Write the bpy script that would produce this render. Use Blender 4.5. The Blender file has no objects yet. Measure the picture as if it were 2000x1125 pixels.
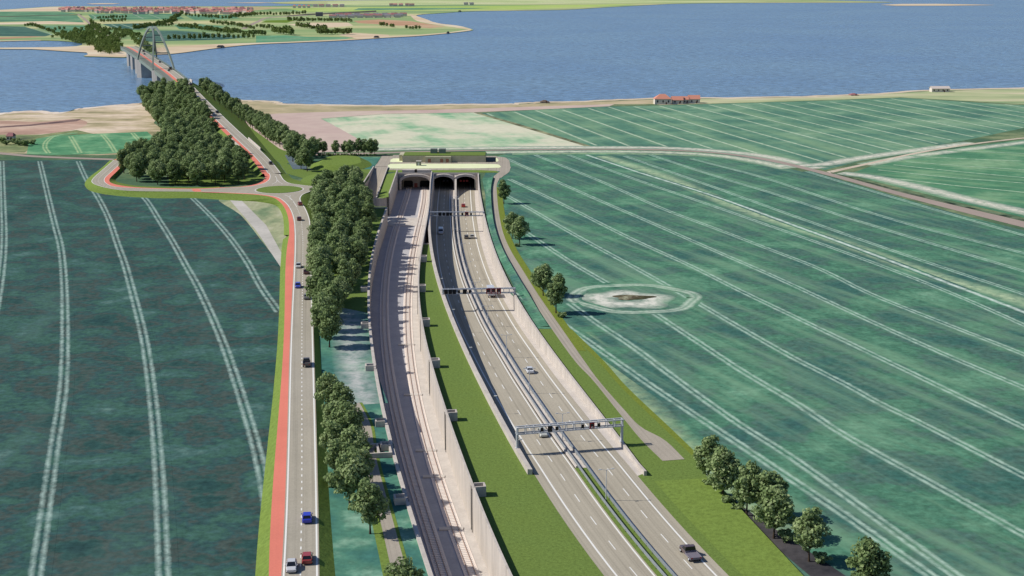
import bpy, bmesh, math, random
import numpy as np
from mathutils import Vector, Matrix
from mathutils.geometry import delaunay_2d_cdt

random.seed(7)
S = bpy.context.scene
COL = S.collection
# ------------------------------------------------------------------ camera
H, F, TH = 122.9, 2778.0, math.radians(12.67)
CX, CY = 1000.0, 562.5
ct, st = math.cos(TH), math.sin(TH)

def ray(u, v):
    a, b = u - CX, CY - v
    return (a, F * ct + b * st, -F * st + b * ct)

def P(u, v, z=0.0):
    d = ray(u, v)
    t = (z - H) / d[2]
    return Vector((d[0] * t, d[1] * t, z))

def PL(pts, z=0.0):
    return [P(p[0], p[1], p[2] if len(p) > 2 else z) for p in pts]

def mpp(p):
    """metres covered by one photo pixel at a world point"""
    return (p[1] * ct + (H - p[2]) * st) / F

# ------------------------------------------------------------------ object helpers
def link(o, parent=None):
    COL.objects.link(o)
    if parent is not None:
        o.parent = parent
    return o

def mesh_obj(name, verts, faces, mats, parent=None, uvs=None, smooth=False, fm=None):
    me = bpy.data.meshes.new(name)
    me.from_pydata([tuple(v) for v in verts], [], faces)
    for m in (mats if isinstance(mats, (list, tuple)) else [mats]):
        me.materials.append(m)
    if uvs is not None:
        ul = me.uv_layers.new(name='UVMap')
        for li, l in enumerate(me.loops):
            ul.data[li].uv = uvs[l.vertex_index]
    if fm is not None:
        for p, i in zip(me.polygons, fm):
            p.material_index = i
    if smooth:
        for p in me.polygons:
            p.use_smooth = True
    me.update()
    return link(bpy.data.objects.new(name, me), parent)

def tag(o, label=None, cat=None, group=None, kind=None):
    if label: o['label'] = label
    if cat: o['category'] = cat
    if group: o['group'] = group
    if kind: o['kind'] = kind
    return o

def thing(name, label, cat, loc=(0, 0, 0), rz=0.0, group=None):
    o = link(bpy.data.objects.new(name, None))
    o.empty_display_size = 0.5
    o.location = loc
    o.rotation_euler = (0, 0, rz)
    return tag(o, label, cat, group)

def structure(o):
    o['kind'] = 'structure'
    return o

KIDS = {}
def kids(o):
    return [c for c in bpy.data.objects if c.parent == o]

def copy_tree(o, parent=None, _cache=KIDS):
    c = o.copy()
    COL.objects.link(c)
    c.parent = parent
    if o.name not in _cache:
        _cache[o.name] = kids(o)
    for ch in _cache[o.name]:
        copy_tree(ch, c)
    return c

class MB:
    """collects simple solids into one mesh"""
    def __init__(s):
        s.v, s.f, s.m = [], [], []
    def quad(s, a, b, c, d, m=0):
        n = len(s.v); s.v += [a, b, c, d]; s.f.append((n, n + 1, n + 2, n + 3)); s.m.append(m)
    def prism(s, base, top, m=0):
        n, k = len(s.v), len(base)
        s.v += list(base) + list(top)
        s.f.append(tuple(range(n + k - 1, n - 1, -1))); s.m.append(m)
        s.f.append(tuple(range(n + k, n + 2 * k))); s.m.append(m)
        for i in range(k):
            j = (i + 1) % k
            s.f.append((n + i, n + j, n + k + j, n + k + i)); s.m.append(m)
    def box(s, x0, x1, y0, y1, z0, z1, m=0):
        s.prism([(x0, y0, z0), (x1, y0, z0), (x1, y1, z0), (x0, y1, z0)],
                [(x0, y0, z1), (x1, y0, z1), (x1, y1, z1), (x0, y1, z1)], m)
    def bar(s, a, b, w, h=None, m=0, up=(0, 0, 1)):
        a, b = Vector(a), Vector(b); h = h or w
        d = (b - a).normalized()
        up = Vector(up)
        if abs(d.dot(up)) > .95: up = Vector((1, 0, 0))
        r = d.cross(up).normalized() * (w / 2); t = r.cross(d).normalized() * (h / 2)
        s.prism([a - r - t, a + r - t, a + r + t, a - r + t], [b - r - t, b + r - t, b + r + t, b - r + t], m)
    def tube(s, path, radii, n=8, m=0):
        rings = []
        for i, (p, r) in enumerate(zip(path, radii)):
            p = Vector(p)
            d = Vector(path[min(i + 1, len(path) - 1)]) - Vector(path[max(i - 1, 0)])
            d.normalize()
            up = Vector((0, 0, 1)) if abs(d.z) < .9 else Vector((1, 0, 0))
            x = d.cross(up).normalized(); y = x.cross(d)
            k = len(s.v)
            s.v += [tuple(p + (x * math.cos(a) + y * math.sin(a)) * r) for a in [2 * math.pi * j / n for j in range(n)]]
            rings.append(k)
        for a, b in zip(rings, rings[1:]):
            for j in range(n):
                s.f.append((a + j, a + (j + 1) % n, b + (j + 1) % n, b + j)); s.m.append(m)
        s.f.append(tuple(range(rings[0] + n - 1, rings[0] - 1, -1))); s.m.append(m)
        s.f.append(tuple(range(rings[-1], rings[-1] + n))); s.m.append(m)
    def cyl(s, c, axis, r, l, n=14, m=0):
        c, axis = Vector(c), Vector(axis).normalized()
        s.tube([c - axis * l / 2, c + axis * l / 2], [r, r], n, m)
    def build(s, name, mats, parent=None, smooth=False, bevel=0):
        o = mesh_obj(name, s.v, s.f, mats, parent, fm=s.m, smooth=smooth)
        if bevel:
            b = o.modifiers.new('bevel', 'BEVEL'); b.width = bevel; b.segments = 2; b.limit_method = 'ANGLE'
        return o

# ------------------------------------------------------------------ curves
class Fit:
    """x as a smooth function of y, fitted to traced points, straight beyond its ends"""
    def __init__(s, y, x, deg):
        y, x = np.array(y, float), np.array(x, float)
        s.y0, s.y1 = y.min(), y.max()
        s.c = (s.y0 + s.y1) / 2; s.k = (s.y1 - s.y0) / 2
        s.p = np.polynomial.Polynomial.fit(y, x, deg)
        s.d = s.p.deriv()
    def __call__(s, y):
        yc = min(max(y, s.y0), s.y1)
        return float(s.p(yc) + s.d(yc) * (y - yc))
    def slope(s, y):
        return float(s.d(min(max(y, s.y0), s.y1)))

def world(pts, zf):
    out = []
    for u, v in pts:
        z = 0.0
        for _ in range(8):
            p = P(u, v, z); z = zf(p.y)
        out.append(P(u, v, z))
    return out

def fit(pts, zf, deg, ref=None):
    w = world(pts, zf)
    y = [p.y for p in w]
    if ref is None:
        return Fit(y, [p.x for p in w], deg)
    d = Fit(y, [p.x - ref(p.y) for p in w], deg)
    f = lambda yy: ref(yy) + d(yy)
    return f

def interp(tab):
    xs = [t[0] for t in tab]; ys = [t[1] for t in tab]
    def f(x):
        if x <= xs[0]: return ys[0]
        if x >= xs[-1]: return ys[-1]
        for i in range(len(xs) - 1):
            if x <= xs[i + 1]:
                t = (x - xs[i]) / (xs[i + 1] - xs[i])
                h = t * t * (3 - 2 * t) * .35 + t * .65
                return ys[i] + (ys[i + 1] - ys[i]) * h
    return f

def frange(a, b, step):
    n = max(1, int(math.ceil((b - a) / step)))
    return [a + (b - a) * i / n for i in range(n + 1)]

def cat(pts, n=8, closed=False):
    pts = [Vector(p) for p in pts]
    k = len(pts); out = []
    segs = k if closed else k - 1
    for i in range(segs):
        if closed:
            p0, p1, p2, p3 = pts[(i - 1) % k], pts[i], pts[(i + 1) % k], pts[(i + 2) % k]
        else:
            p1, p2 = pts[i], pts[i + 1]
            p0 = pts[i - 1] if i else p1 * 2 - p2
            p3 = pts[i + 2] if i + 2 < k else p2 * 2 - p1
        l1, l2, l3 = max((p1 - p0).length, 1e-3) ** .5, max((p2 - p1).length, 1e-3) ** .5, max((p3 - p2).length, 1e-3) ** .5
        t0, t1, t2, t3 = 0, l1, l1 + l2, l1 + l2 + l3
        for j in range(n):
            t = t1 + (t2 - t1) * j / n
            a1 = p0 * ((t1 - t) / (t1 - t0)) + p1 * ((t - t0) / (t1 - t0))
            a2 = p1 * ((t2 - t) / (t2 - t1)) + p2 * ((t - t1) / (t2 - t1))
            a3 = p2 * ((t3 - t) / (t3 - t2)) + p3 * ((t - t2) / (t3 - t2))
            b1 = a1 * ((t2 - t) / (t2 - t0)) + a2 * ((t - t0) / (t2 - t0))
            b2 = a2 * ((t3 - t) / (t3 - t1)) + a3 * ((t - t1) / (t3 - t1))
            out.append(b1 * ((t2 - t) / (t2 - t1)) + b2 * ((t - t1) / (t2 - t1)))
    if not closed:
        out.append(pts[-1])
    return out

def resample(pts, n):
    d = [0]
    for a, b in zip(pts, pts[1:]):
        d.append(d[-1] + (b - a).length)
    out = []; j = 0
    for i in range(n):
        t = d[-1] * i / (n - 1)
        while j < len(pts) - 2 and d[j + 1] < t: j += 1
        s = (t - d[j]) / max(d[j + 1] - d[j], 1e-6)
        out.append(pts[j].lerp(pts[j + 1], min(max(s, 0), 1)))
    return out

class Sheet:
    """thin ground sheets (ribbons and polygons) gathered into one mesh with UVs in metres"""
    def __init__(s):
        s.v, s.f, s.uv = [], [], []
    def ribbon(s, L, R, dz=0.0):
        k = len(s.v); d = 0
        for i, (a, b) in enumerate(zip(L, R)):
            if i: d += ((a + b) / 2 - (L[i - 1] + R[i - 1]) / 2).length
            w = (b - a).length
            s.v += [(a.x, a.y, a.z + dz), (b.x, b.y, b.z + dz)]
            s.uv += [(0, d), (w, d)]
            if i:
                q = k + 2 * i
                s.f.append((q - 2, q - 1, q + 1, q))
    def line(s, pts, w, dz=0.0):
        L, R = offset2(pts, w / 2)
        s.ribbon(L, R, dz)
    def dashes(s, pts, w, on, off, dz=0.0, start=0):
        d = [0]
        for a, b in zip(pts, pts[1:]): d.append(d[-1] + (b - a).length)
        def at(t):
            for i in range(len(d) - 1):
                if t <= d[i + 1]:
                    return pts[i].lerp(pts[i + 1], (t - d[i]) / max(d[i + 1] - d[i], 1e-6))
            return pts[-1]
        t = start
        while t + on < d[-1]:
            s.line([at(t), at(t + on / 2), at(t + on)], w, dz)
            t += on + off
    def poly(s, pts, dz=0.0, holes=()):
        v, f = tri(pts, holes)
        k = len(s.v)
        s.v += [(a[0], a[1], a[2] + dz) for a in v]
        s.uv += [(a[0], a[1]) for a in v]
        s.f += [tuple(i + k for i in t) for t in f]
    def build(s, name, m, parent=None):
        o = mesh_obj(name, s.v, s.f, m, parent, uvs=s.uv)
        return o

def offset2(pts, w):
    L, R = [], []
    for i, p in enumerate(pts):
        d = pts[min(i + 1, len(pts) - 1)] - pts[max(i - 1, 0)]
        n = Vector((-d.y, d.x, 0))
        n = n.normalized() if n.length > 1e-6 else Vector((1, 0, 0))
        L.append(p + n * w); R.append(p - n * w)
    return L, R

def inside(x, y, poly):
    c = False; n = len(poly); j = n - 1
    for i in range(n):
        xi, yi, xj, yj = poly[i][0], poly[i][1], poly[j][0], poly[j][1]
        if (yi > y) != (yj > y) and x < (xj - xi) * (y - yi) / (yj - yi) + xi: c = not c
        j = i
    return c

def tri(outer, holes=()):
    loops = [list(outer)] + [list(h) for h in holes]
    vs, es, zs = [], [], []
    for lp in loops:
        k = len(vs)
        vs += [Vector((p[0], p[1])) for p in lp]; zs += [p[2] if len(p) > 2 else 0 for p in lp]
        es += [(k + i, k + (i + 1) % len(lp)) for i in range(len(lp))]
    ov, oe, of, oi, _, _ = delaunay_2d_cdt(vs, es, [], 0, 1e-4)
    out = []
    for t in of:
        cx = sum(ov[i].x for i in t) / len(t); cy = sum(ov[i].y for i in t) / len(t)
        if inside(cx, cy, loops[0]) and not any(inside(cx, cy, h) for h in loops[1:]):
            a, b, c = [ov[i] for i in t[:3]]
            if (b.x - a.x) * (c.y - a.y) - (b.y - a.y) * (c.x - a.x) < 0: t = tuple(reversed(t))
            out.append(tuple(t))
    zz = [zs[oi[i][0]] if oi[i] else 0 for i in range(len(ov))]
    return [(p.x, p.y, z) for p, z in zip(ov, zz)], out

# ------------------------------------------------------------------ materials
def srgb(r, g, b):
    f = lambda c: (c / 255 / 12.92) if c / 255 <= .04045 else ((c / 255 + .055) / 1.055) ** 2.4
    return (f(r), f(g), f(b), 1)
GAIN = 0.755
def alb(r, g, b, k=1.0):
    """surface colour that shows about this value in full sun"""
    c = srgb(r, g, b)
    return (c[0] * GAIN * k, c[1] * GAIN * k, c[2] * GAIN * k, 1)

class NT:
    def __init__(s, name, rough=.85, spec=.2):
        s.m = bpy.data.materials.new(name); s.m.use_nodes = True
        s.t = s.m.node_tree
        s.b = s.t.nodes['Principled BSDF']
        s.b.inputs['Roughness'].default_value = rough
        s.b.inputs['Specular IOR Level'].default_value = spec
    def n(s, typ, **kw):
        x = s.t.nodes.new(typ)
        for k, v in kw.items(): setattr(x, k, v)
        return x
    def l(s, a, b): s.t.links.new(a, b)
    def pos(s, scale=(1, 1, 1), rot=0.0, uv=False):
        if uv:
            g = s.n('ShaderNodeUVMap').outputs[0]
        else:
            g = s.n('ShaderNodeNewGeometry').outputs['Position']
        mp = s.n('ShaderNodeMapping'); mp.vector_type = 'POINT'
        r = s.n('ShaderNodeVectorRotate'); r.rotation_type = 'Z_AXIS'
        r.inputs['Angle'].default_value = rot
        s.l(g, r.inputs['Vector']); s.l(r.outputs[0], mp.inputs['Vector'])
        mp.inputs['Scale'].default_value = scale
        return mp.outputs[0]
    def noise(s, vec, scale=1.0, detail=4.0, rough=.55, dim='3D'):
        x = s.n('ShaderNodeTexNoise'); x.noise_dimensions = dim
        s.l(vec, x.inputs['Vector'])
        x.inputs['Scale'].default_value = scale; x.inputs['Detail'].default_value = detail
        x.inputs['Roughness'].default_value = rough
        return x.outputs['Fac']
    def ramp(s, fac, stops, interp='LINEAR'):
        r = s.n('ShaderNodeValToRGB'); r.color_ramp.interpolation = interp
        e = r.color_ramp.elements
        while len(e) < len(stops): e.new(.5)
        for q, (p, c) in zip(e, stops):
            q.position = p; q.color = c if len(c) == 4 else (*c, 1)
        s.l(fac, r.inputs[0]); return r.outputs[0]
    def mix(s, fac, a, b, mode='MIX'):
        x = s.n('ShaderNodeMix', data_type='RGBA', blend_type=mode)
        for sock, val in ((x.inputs[0], fac), (x.inputs[6], a), (x.inputs[7], b)):
            if isinstance(val, bpy.types.NodeSocket): s.l(val, sock)
            else: sock.default_value = val
        return x.outputs[2]
    def math(s, op, a, b=0.0, clamp=False):
        x = s.n('ShaderNodeMath', operation=op); x.use_clamp = clamp
        for i, val in ((0, a), (1, b)):
            if isinstance(val, bpy.types.NodeSocket): s.l(val, x.inputs[i])
            else: x.inputs[i].default_value = val
        return x.outputs[0]
    def bump(s, h, strength=.3, dist=.1):
        x = s.n('ShaderNodeBump'); x.inputs['Strength'].default_value = strength
        x.inputs['Distance'].default_value = dist
        s.l(h, x.inputs['Height']); s.l(x.outputs[0], s.b.inputs['Normal'])
    def done(s, col=None):
        if col is not None:
            if isinstance(col, bpy.types.NodeSocket): s.l(col, s.b.inputs['Base Color'])
            else: s.b.inputs['Base Color'].default_value = col
        return s.m

def grey(x): return (x, x, x, 1)

def m_plain(name, col, rough=.6, spec=.3, metal=0, var=.12, scale=2.0):
    t = NT(name, rough, spec); t.b.inputs['Metallic'].default_value = metal
    n = t.noise(t.pos(), scale, 5)
    return t.done(t.mix(1.0, col, t.ramp(n, [(.25, grey(1 - var)), (.75, grey(1 + var * .6))]), 'MULTIPLY'))

def m_patch(name, stops, scale=.05, fine=.9, fine_amt=.25, stretch=(1, 1, 1), rot=0, rough=.95, detail=5, bump=0, streak=None):
    """mottled ground; noise in metres on the real ground"""
    t = NT(name, rough, .05)
    n = t.noise(t.pos(stretch, rot), scale, detail, .6)
    c = t.ramp(n, stops)
    f = t.noise(t.pos(stretch, rot), fine, 3, .6)
    c = t.mix(1.0, c, t.ramp(f, [(.3, grey(1 - fine_amt)), (.7, grey(1 + fine_amt))]), 'MULTIPLY')
    if streak:
        s2 = t.noise(t.pos((streak[1], streak[0], 1), rot), 1.0, 3, .6)
        c = t.mix(t.ramp(s2, [(.45, grey(0)), (.72, grey(streak[2]))]), c, streak[3])
    if bump: t.bump(f, bump, .3)
    return t.done(c)

def m_grass(name, col, amt=.35, sc=1.6):
    t = NT(name, .95, .05)
    big = t.noise(t.pos(), .08, 4)
    mid = t.noise(t.pos(), sc, 5, .7)
    c = t.ramp(mid, [(.25, tuple(x * (1 - amt) for x in col[:3])), (.5, col[:3]), (.8, tuple(min(x * (1 + amt), 1) for x in col[:3]))])
    yel = (col[0] * 1.12, col[1] * 1.03, col[2] * .85, 1)
    c = t.mix(t.ramp(big, [(.4, grey(0)), (.7, grey(.22))]), c, yel)
    t.bump(mid, .6, .25)
    return t.done(c)

def m_road(name, col, stripes=.12, per=1.15, grain=.1):
    """pavement with wheel-path bands running along it (UV in metres)"""
    t = NT(name, .9, .1)
    uv = t.pos((1, 1, 1), 0, True)
    a = t.noise(t.pos((per, .004, 1), 0, True), 1.0, 3, .6)
    g = t.noise(t.pos(), 2.2, 4, .65)
    b = t.noise(t.pos(), .05, 3)
    c = t.mix(1.0, col, t.ramp(a, [(.3, grey(1 - stripes * 1.6)), (.5, grey(1)), (.7, grey(1 + stripes * .6))]), 'MULTIPLY')
    c = t.mix(1.0, c, t.ramp(g, [(.3, grey(1 - grain)), (.7, grey(1 + grain))]), 'MULTIPLY')
    c = t.mix(1.0, c, t.ramp(b, [(.3, grey(.94)), (.7, grey(1.05))]), 'MULTIPLY')
    return t.done(c)

def field_nodes(t, stops, sc, fine, amt, streak):
    n = t.noise(t.pos((1, 1, 1), 0), sc, 6, .62)
    c = t.ramp(n, stops)
    n2 = t.noise(t.pos((1, 1, 1), 0), fine, 4, .65)
    c = t.mix(1.0, c, t.ramp(n2, [(.28, grey(1 - amt)), (.72, grey(1 + amt))]), 'MULTIPLY')
    if streak:
        rot, lng, acr, lo, k, col = streak
        s2 = t.noise(t.pos((acr, lng, 1), rot), 1.0, 4, .6)
        c = t.mix(t.ramp(s2, [(lo, grey(0)), (lo + .25, grey(k))]), c, col)
    return c

def m_field(name, stops, sc=.03, fine=.35, amt=.22, streak=None, tracks=None, tcol=None, tk=.8):
    """tracks: ribbon UV.x in metres, two worn wheel lines each side of the middle"""
    t = NT(name, .95, .04)
    c = field_nodes(t, stops, sc, fine, amt, streak)
    if tracks:
        half, gap, wid = tracks
        sx = t.n('ShaderNodeSeparateXYZ'); t.l(t.pos((1, 1, 1), 0, True), sx.inputs[0])
        jit = t.math('MULTIPLY', t.math('SUBTRACT', t.noise(t.pos(), .45, 3), .5), .9)
        x = t.math('ABSOLUTE', t.math('SUBTRACT', t.math('ADD', sx.outputs[0], jit), half))
        d = t.math('ABSOLUTE', t.math('SUBTRACT', x, gap))
        k = t.math('SUBTRACT', 1.0, t.math('DIVIDE', d, wid), True)
        k = t.math('POWER', k, .8)
        w = t.ramp(t.noise(t.pos(), .22, 5, .7), [(.34, grey(.25)), (.6, grey(1))])
        k = t.math('MULTIPLY', t.math('MULTIPLY', k, w), tk)
        c = t.mix(k, c, tcol)
    return t.done(c)
# ================================================================== MATERIALS
M = {}
M['asphalt'] = m_road('motorway_asphalt', alb(182, 173, 154), .17, 1.1)
M['local_asphalt'] = m_road('local_asphalt', alb(178, 170, 153), .14, .9)
M['junction_asphalt'] = m_road('junction_asphalt', alb(178, 170, 153), .05, .3)
M['lane_asphalt'] = m_road('service_lane_asphalt', alb(178, 168, 152), .14, 1.2)
M['red_lane'] = m_road('red_cycle_surface', alb(236, 138, 118), .03, .5, .05)
M['white'] = m_plain('road_paint', alb(246, 244, 236), .7, .1, 0, .08, 3)
M['concrete'] = m_patch('pale_concrete', [(.3, alb(203, 194, 184)), (.7, alb(220, 211, 200))], .25, 1.6, .06, (1, 1, 1), 0, .85, 5)
t = NT('wall_concrete', .85, .08)
wn = t.noise(t.pos((1, 1, .25)), .25, 6, .65); wf = t.noise(t.pos((1, 1, .12)), 1.3, 5, .7)
c = t.ramp(wn, [(.3, alb(190, 181, 171)), (.7, alb(218, 208, 197))])
c = t.mix(1.0, c, t.ramp(wf, [(.3, grey(.88)), (.6, grey(1.05))]), 'MULTIPLY')
sy = t.n('ShaderNodeSeparateXYZ'); t.l(t.pos(), sy.inputs[0])
jt = t.math('LESS_THAN', t.math('FRACT', t.math('MULTIPLY', sy.outputs[1], .1)), .025)
M['concrete_wall'] = t.done(t.mix(t.math('MULTIPLY', jt, .16), c, alb(120, 112, 104)))
M['track_floor'] = m_patch('trench_floor_concrete', [(.3, alb(182, 180, 182)), (.7, alb(196, 193, 194))], .12, 1.2, .07)
M['ballast'] = m_patch('track_slab', [(.3, alb(244, 226, 212)), (.7, alb(252, 240, 226))], .4, 1.5, .06)
M['sleeper'] = m_plain('concrete_sleeper', alb(236, 228, 220), .85, .1)
M['rail'] = m_plain('rusty_rail_steel', alb(172, 140, 120), .6, .3, 0, .15)
M['grass'] = m_grass('mown_grass', alb(114, 136, 68), .34, 1.3)
M['bank_grass'] = m_grass('bank_grass', alb(120, 142, 68), .36, .9)
M['verge_grass'] = m_grass('yellow_green_grass', alb(122, 136, 56), .3, 1.0)
M['lime'] = m_patch('lime_gravel', [(.35, alb(236, 242, 190)), (.65, alb(244, 248, 204))], .2, 1.0, .03)
M['steel'] = m_plain('galvanised_steel', alb(212, 215, 219), .5, .3)
M['rail_beam'] = m_plain('guard_rail_steel', alb(150, 156, 160), .5, .3)
M['dark'] = m_plain('dark_steel', alb(48, 50, 54), .5, .3)
M['black'] = m_plain('black_panel', alb(26, 27, 30), .5, .3)
M['redsign'] = m_plain('red_sign_face', alb(160, 34, 38), .5, .3, 0, .05)
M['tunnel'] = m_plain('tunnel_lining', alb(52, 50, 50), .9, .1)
M['soil'] = m_patch('dark_soil', [(.35, alb(70, 68, 68)), (.65, alb(98, 92, 90))], .1, .8, .2)

# ================================================================== LEVELS OF THE ROADS
zr = interp([(330, .04), (345, -.05), (357, -.5), (388, -1.35), (443, -2.9), (514, -5.1), (611, -7.0), (716, -8.5), (800, -9.1), (2000, -9.3)])
ZT = -9.0                       # floor of the railway trench
WT = 0.7                        # wall tops
WT2 = 2.2                       # top of the sunlit railway wall
YP = 862.0                      # tunnel portal
Y0 = 190.0                      # nearest ground built
GAP0, GAP1 = 737.0, 765.0       # opening in the railway wall
flat = lambda z: (lambda y: z)

# motorway lines
Rl = fit([(895, 375), (895.3, 405), (896, 420), (897.8, 442), (901.8, 469), (914, 530.7), (928.4, 562.7), (950.7, 610.7), (985.3, 674.7), (1013, 718), (1033.7, 751.5), (1088, 830), (1136.8, 890), (1167, 933), (1209, 989), (1250.6, 1044.6), (1292.4, 1095.7), (1325, 1125)], zr, 6)
Lw = fit([(857.5, 375), (854.7, 403), (853.3, 425), (852.7, 454), (855.8, 495), (858, 520), (867, 555), (881, 598), (900, 643), (919.5, 680), (943, 731), (984, 803), (1016, 854), (1031, 881), (1077, 946), (1117, 1005), (1155, 1057), (1203, 1124)], zr, 2, Rl)
Ld = fit([(869, 376), (867, 401), (866.4, 419), (869, 491), (888.8, 569), (905, 610), (927.4, 658), (957.8, 714.7), (1024.5, 822), (1053.5, 866), (1086.7, 915), (1126.4, 970), (1171.3, 1032), (1224, 1102.6)], zr, 2, Rl)
Lr = fit([(880.6, 375), (878.7, 400), (878, 425), (881, 460), (892, 520), (903.5, 555.6), (919.5, 594.7), (941, 635.6), (962, 671), (988, 715.6), (1026.6, 782), (1059, 830), (1086, 868), (1114.5, 909), (1133.7, 939), (1167, 986), (1209, 1043.5), (1250.6, 1091.6), (1279, 1125)], zr, 2, Rl)
Rd = fit([(906.9, 376), (907.4, 394), (909.5, 424.4), (915.6, 471.6), (931.6, 529), (945.9, 564.4), (965.4, 604), (992, 650.7), (1027.6, 705.6), (1049.7, 737), (1104, 811), (1136, 853.7), (1173.7, 899.7), (1217.7, 954.8), (1267.4, 1013.9), (1325.4, 1082)], zr, 2, Rl)
Rr = fit([(918.5, 375), (921, 409), (923.6, 433), (931, 473), (945.3, 520), (962, 557), (974.7, 582), (997.8, 625), (1019, 660.4), (1057, 718.8), (1094, 770), (1143, 827), (1177.8, 870), (1210.5, 909), (1229.8, 934), (1292.4, 1004.9), (1355, 1075.9), (1399, 1124)], zr, 2, Rl)
Re = fit([(926.7, 391.6), (934, 451), (955, 520), (973, 555.6), (1020, 642.7), (1055, 692), (1088, 745.4), (1126.7, 794.5), (1163.5, 841.5), (1202, 884.4), (1224.5, 907.8), (1277.8, 965), (1334, 1023.7), (1400, 1095.7), (1427, 1125)], zr, 2, Rl)
_Rt = fit([(933, 345), (937, 380), (941, 407), (945.8, 430), (953.8, 455.6), (960, 477.8), (976.4, 520), (990.7, 550), (1020, 602), (1070.5, 680), (1085.8, 698.4), (1126.7, 747.5), (1180, 821), (1208.5, 860), (1238, 895.6)], flat(.8), 5)
Rt = lambda y: max(_Rt(y), Re(y) + .4)
Le = lambda y: Lw(y) - 2.6
WLi = lambda y: Le(y) - .5          # inner face of the wall left of the motorway
WLo = lambda y: WLi(y) - 1.2

# railway
TL = fit([(797, 374), (789, 400), (782, 421), (771, 454), (762, 490), (757, 521), (751.5, 562), (750.5, 603), (751, 640), (754, 664), (758.3, 709.7), (768.4, 779), (796.5, 890), (817.8, 970), (846, 1057), (867.3, 1124)], flat(ZT + .3), 6)
TR = fit([(829.5, 376), (822.6, 413), (816, 454), (808.4, 495), (801, 521), (797, 562), (796, 603), (796.7, 644), (800, 685), (801, 702), (810.5, 762), (825, 823.5), (839.6, 885), (855, 931.8), (875, 994.4), (899, 1057), (920.6, 1120)], flat(ZT + .3), 3, TL)
WA = fit([(757, 403), (754, 414), (747, 434), (740, 455), (734, 475), (730, 491), (725, 530), (722.6, 562), (722.6, 603), (724.7, 644), (729, 670), (734, 713), (743, 758), (752, 807), (765.6, 854), (775, 890), (793, 959), (812, 1023), (847, 1124)], flat(WT), 6)
WB = fit([(842, 350), (840, 385), (838, 405), (826, 475), (820, 511), (819.7, 562), (821.8, 603), (829, 644), (836, 680), (841, 707), (853, 737.7), (886, 829.6), (901, 888), (926, 946), (945, 1000), (969, 1052), (1001.7, 1124)], flat(WT2), 6)
_blk = Fit([P(778, 336, WT).y, P(770, 361, WT).y, P(761, 386, WT).y], [P(778, 336, WT).x, P(770, 361, WT).x, P(761, 386, WT).x], 1)
YG = P(832, 478, 0).y           # where the grass between railway and motorway ends

def row(f, y, z): return Vector((f(y), y, z(y) if callable(z) else z))
def along(f, ys, z): return [row(f, y, z) for y in ys]

# ================================================================== GROUND
ramp_l = PL([(700, 403), (703.7, 372.5), (712, 356), (723.7, 338), (733, 325)], 0)
ramp_r = PL([(757, 325), (753.7, 337.5), (744, 362), (733.7, 389)], 0)
YR0 = ramp_r[0].y
rl = Fit([p.y for p in ramp_l[1:]], [p.x for p in ramp_l[1:]], 1)
rr = Fit([p.y for p in ramp_r], [p.x for p in ramp_r], 1)
YE = 334.0                      # where the motorway walls end
ys_l = frange(Y0, GAP0, 12)
hole = [Vector((WA(y) - .4, y, 0)) for y in ys_l]
hole += [Vector((rl(GAP0) - .3, GAP0, 0))] + [Vector((rl(y) - .3, y, 0)) for y in frange(GAP0 + 5, YR0, 12)]
hole += [Vector((rr(YR0) + .3, YR0, 0)), Vector((rr(YP) + .3, YP, 0))]
hole += [Vector((Rt(YP) + .3, YP, 0))]
hole += [Vector((Rt(y) + .3, y, 0)) for y in reversed(frange(YE, YP - 12, 12))]
hole += [Vector((WB(y) - .1, y, 0)) for y in reversed(frange(Y0, YE, 12))]

coast = PL([(0, 221), (57.5, 216), (120, 218.8), (160, 211), (215, 206), (272.5, 201), (305, 193), (345, 184), (400, 188), (471, 196), (528, 197.8), (549, 202.8), (640, 204.5), (750, 206), (900, 203.8), (1000, 203), (1050, 200), (1160, 197), (1275, 192.5), (1500, 190), (1690, 184), (1820, 176), (2000, 171.5), (2300, 158)], 0)
coast = cat(coast, 6)
rng = random.Random(3)
coast = [p + Vector((rng.uniform(-2, 2), rng.uniform(-4, 4), 0)) for p in coast]
land = [Vector((-900, Y0, 0)), Vector((900, Y0, 0)), Vector((2400, coast[-1].y, 0))] + list(reversed(coast)) + [Vector((-1600, coast[0].y, 0))]
g = Sheet(); g.poly(land, 0, [hole])
M['ground'] = m_patch('rough_pasture', [(.3, alb(70, 104, 84)), (.5, alb(92, 118, 86)), (.72, alb(150, 158, 118))], .02, .3, .2)
structure(g.build('ground', M['ground']))

# sea, one sheet to the horizon
t = NT('sea_water', .22, .45)
n1 = t.noise(t.pos((.13, .24, 1), .15), 1.0, 5, .62)
n2 = t.noise(t.pos((1, 1, 1)), .003, 4, .6)
c = t.ramp(n2, [(.35, alb(104, 140, 176)), (.65, alb(116, 151, 179))])
c = t.mix(1.0, c, t.ramp(n1, [(.38, grey(.62)), (.5, grey(1)), (.62, grey(1.38))]), 'MULTIPLY')
t.bump(n1, .35, 2.5)
M['sea'] = t.done(c)
w = Sheet()
w.poly([Vector((-9000, 1040, -.7)), Vector((9000, 1040, -.7)), Vector((30000, 40000, -.7)), Vector((-30000, 40000, -.7))])
structure(w.build('sea', M['sea']))

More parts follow.
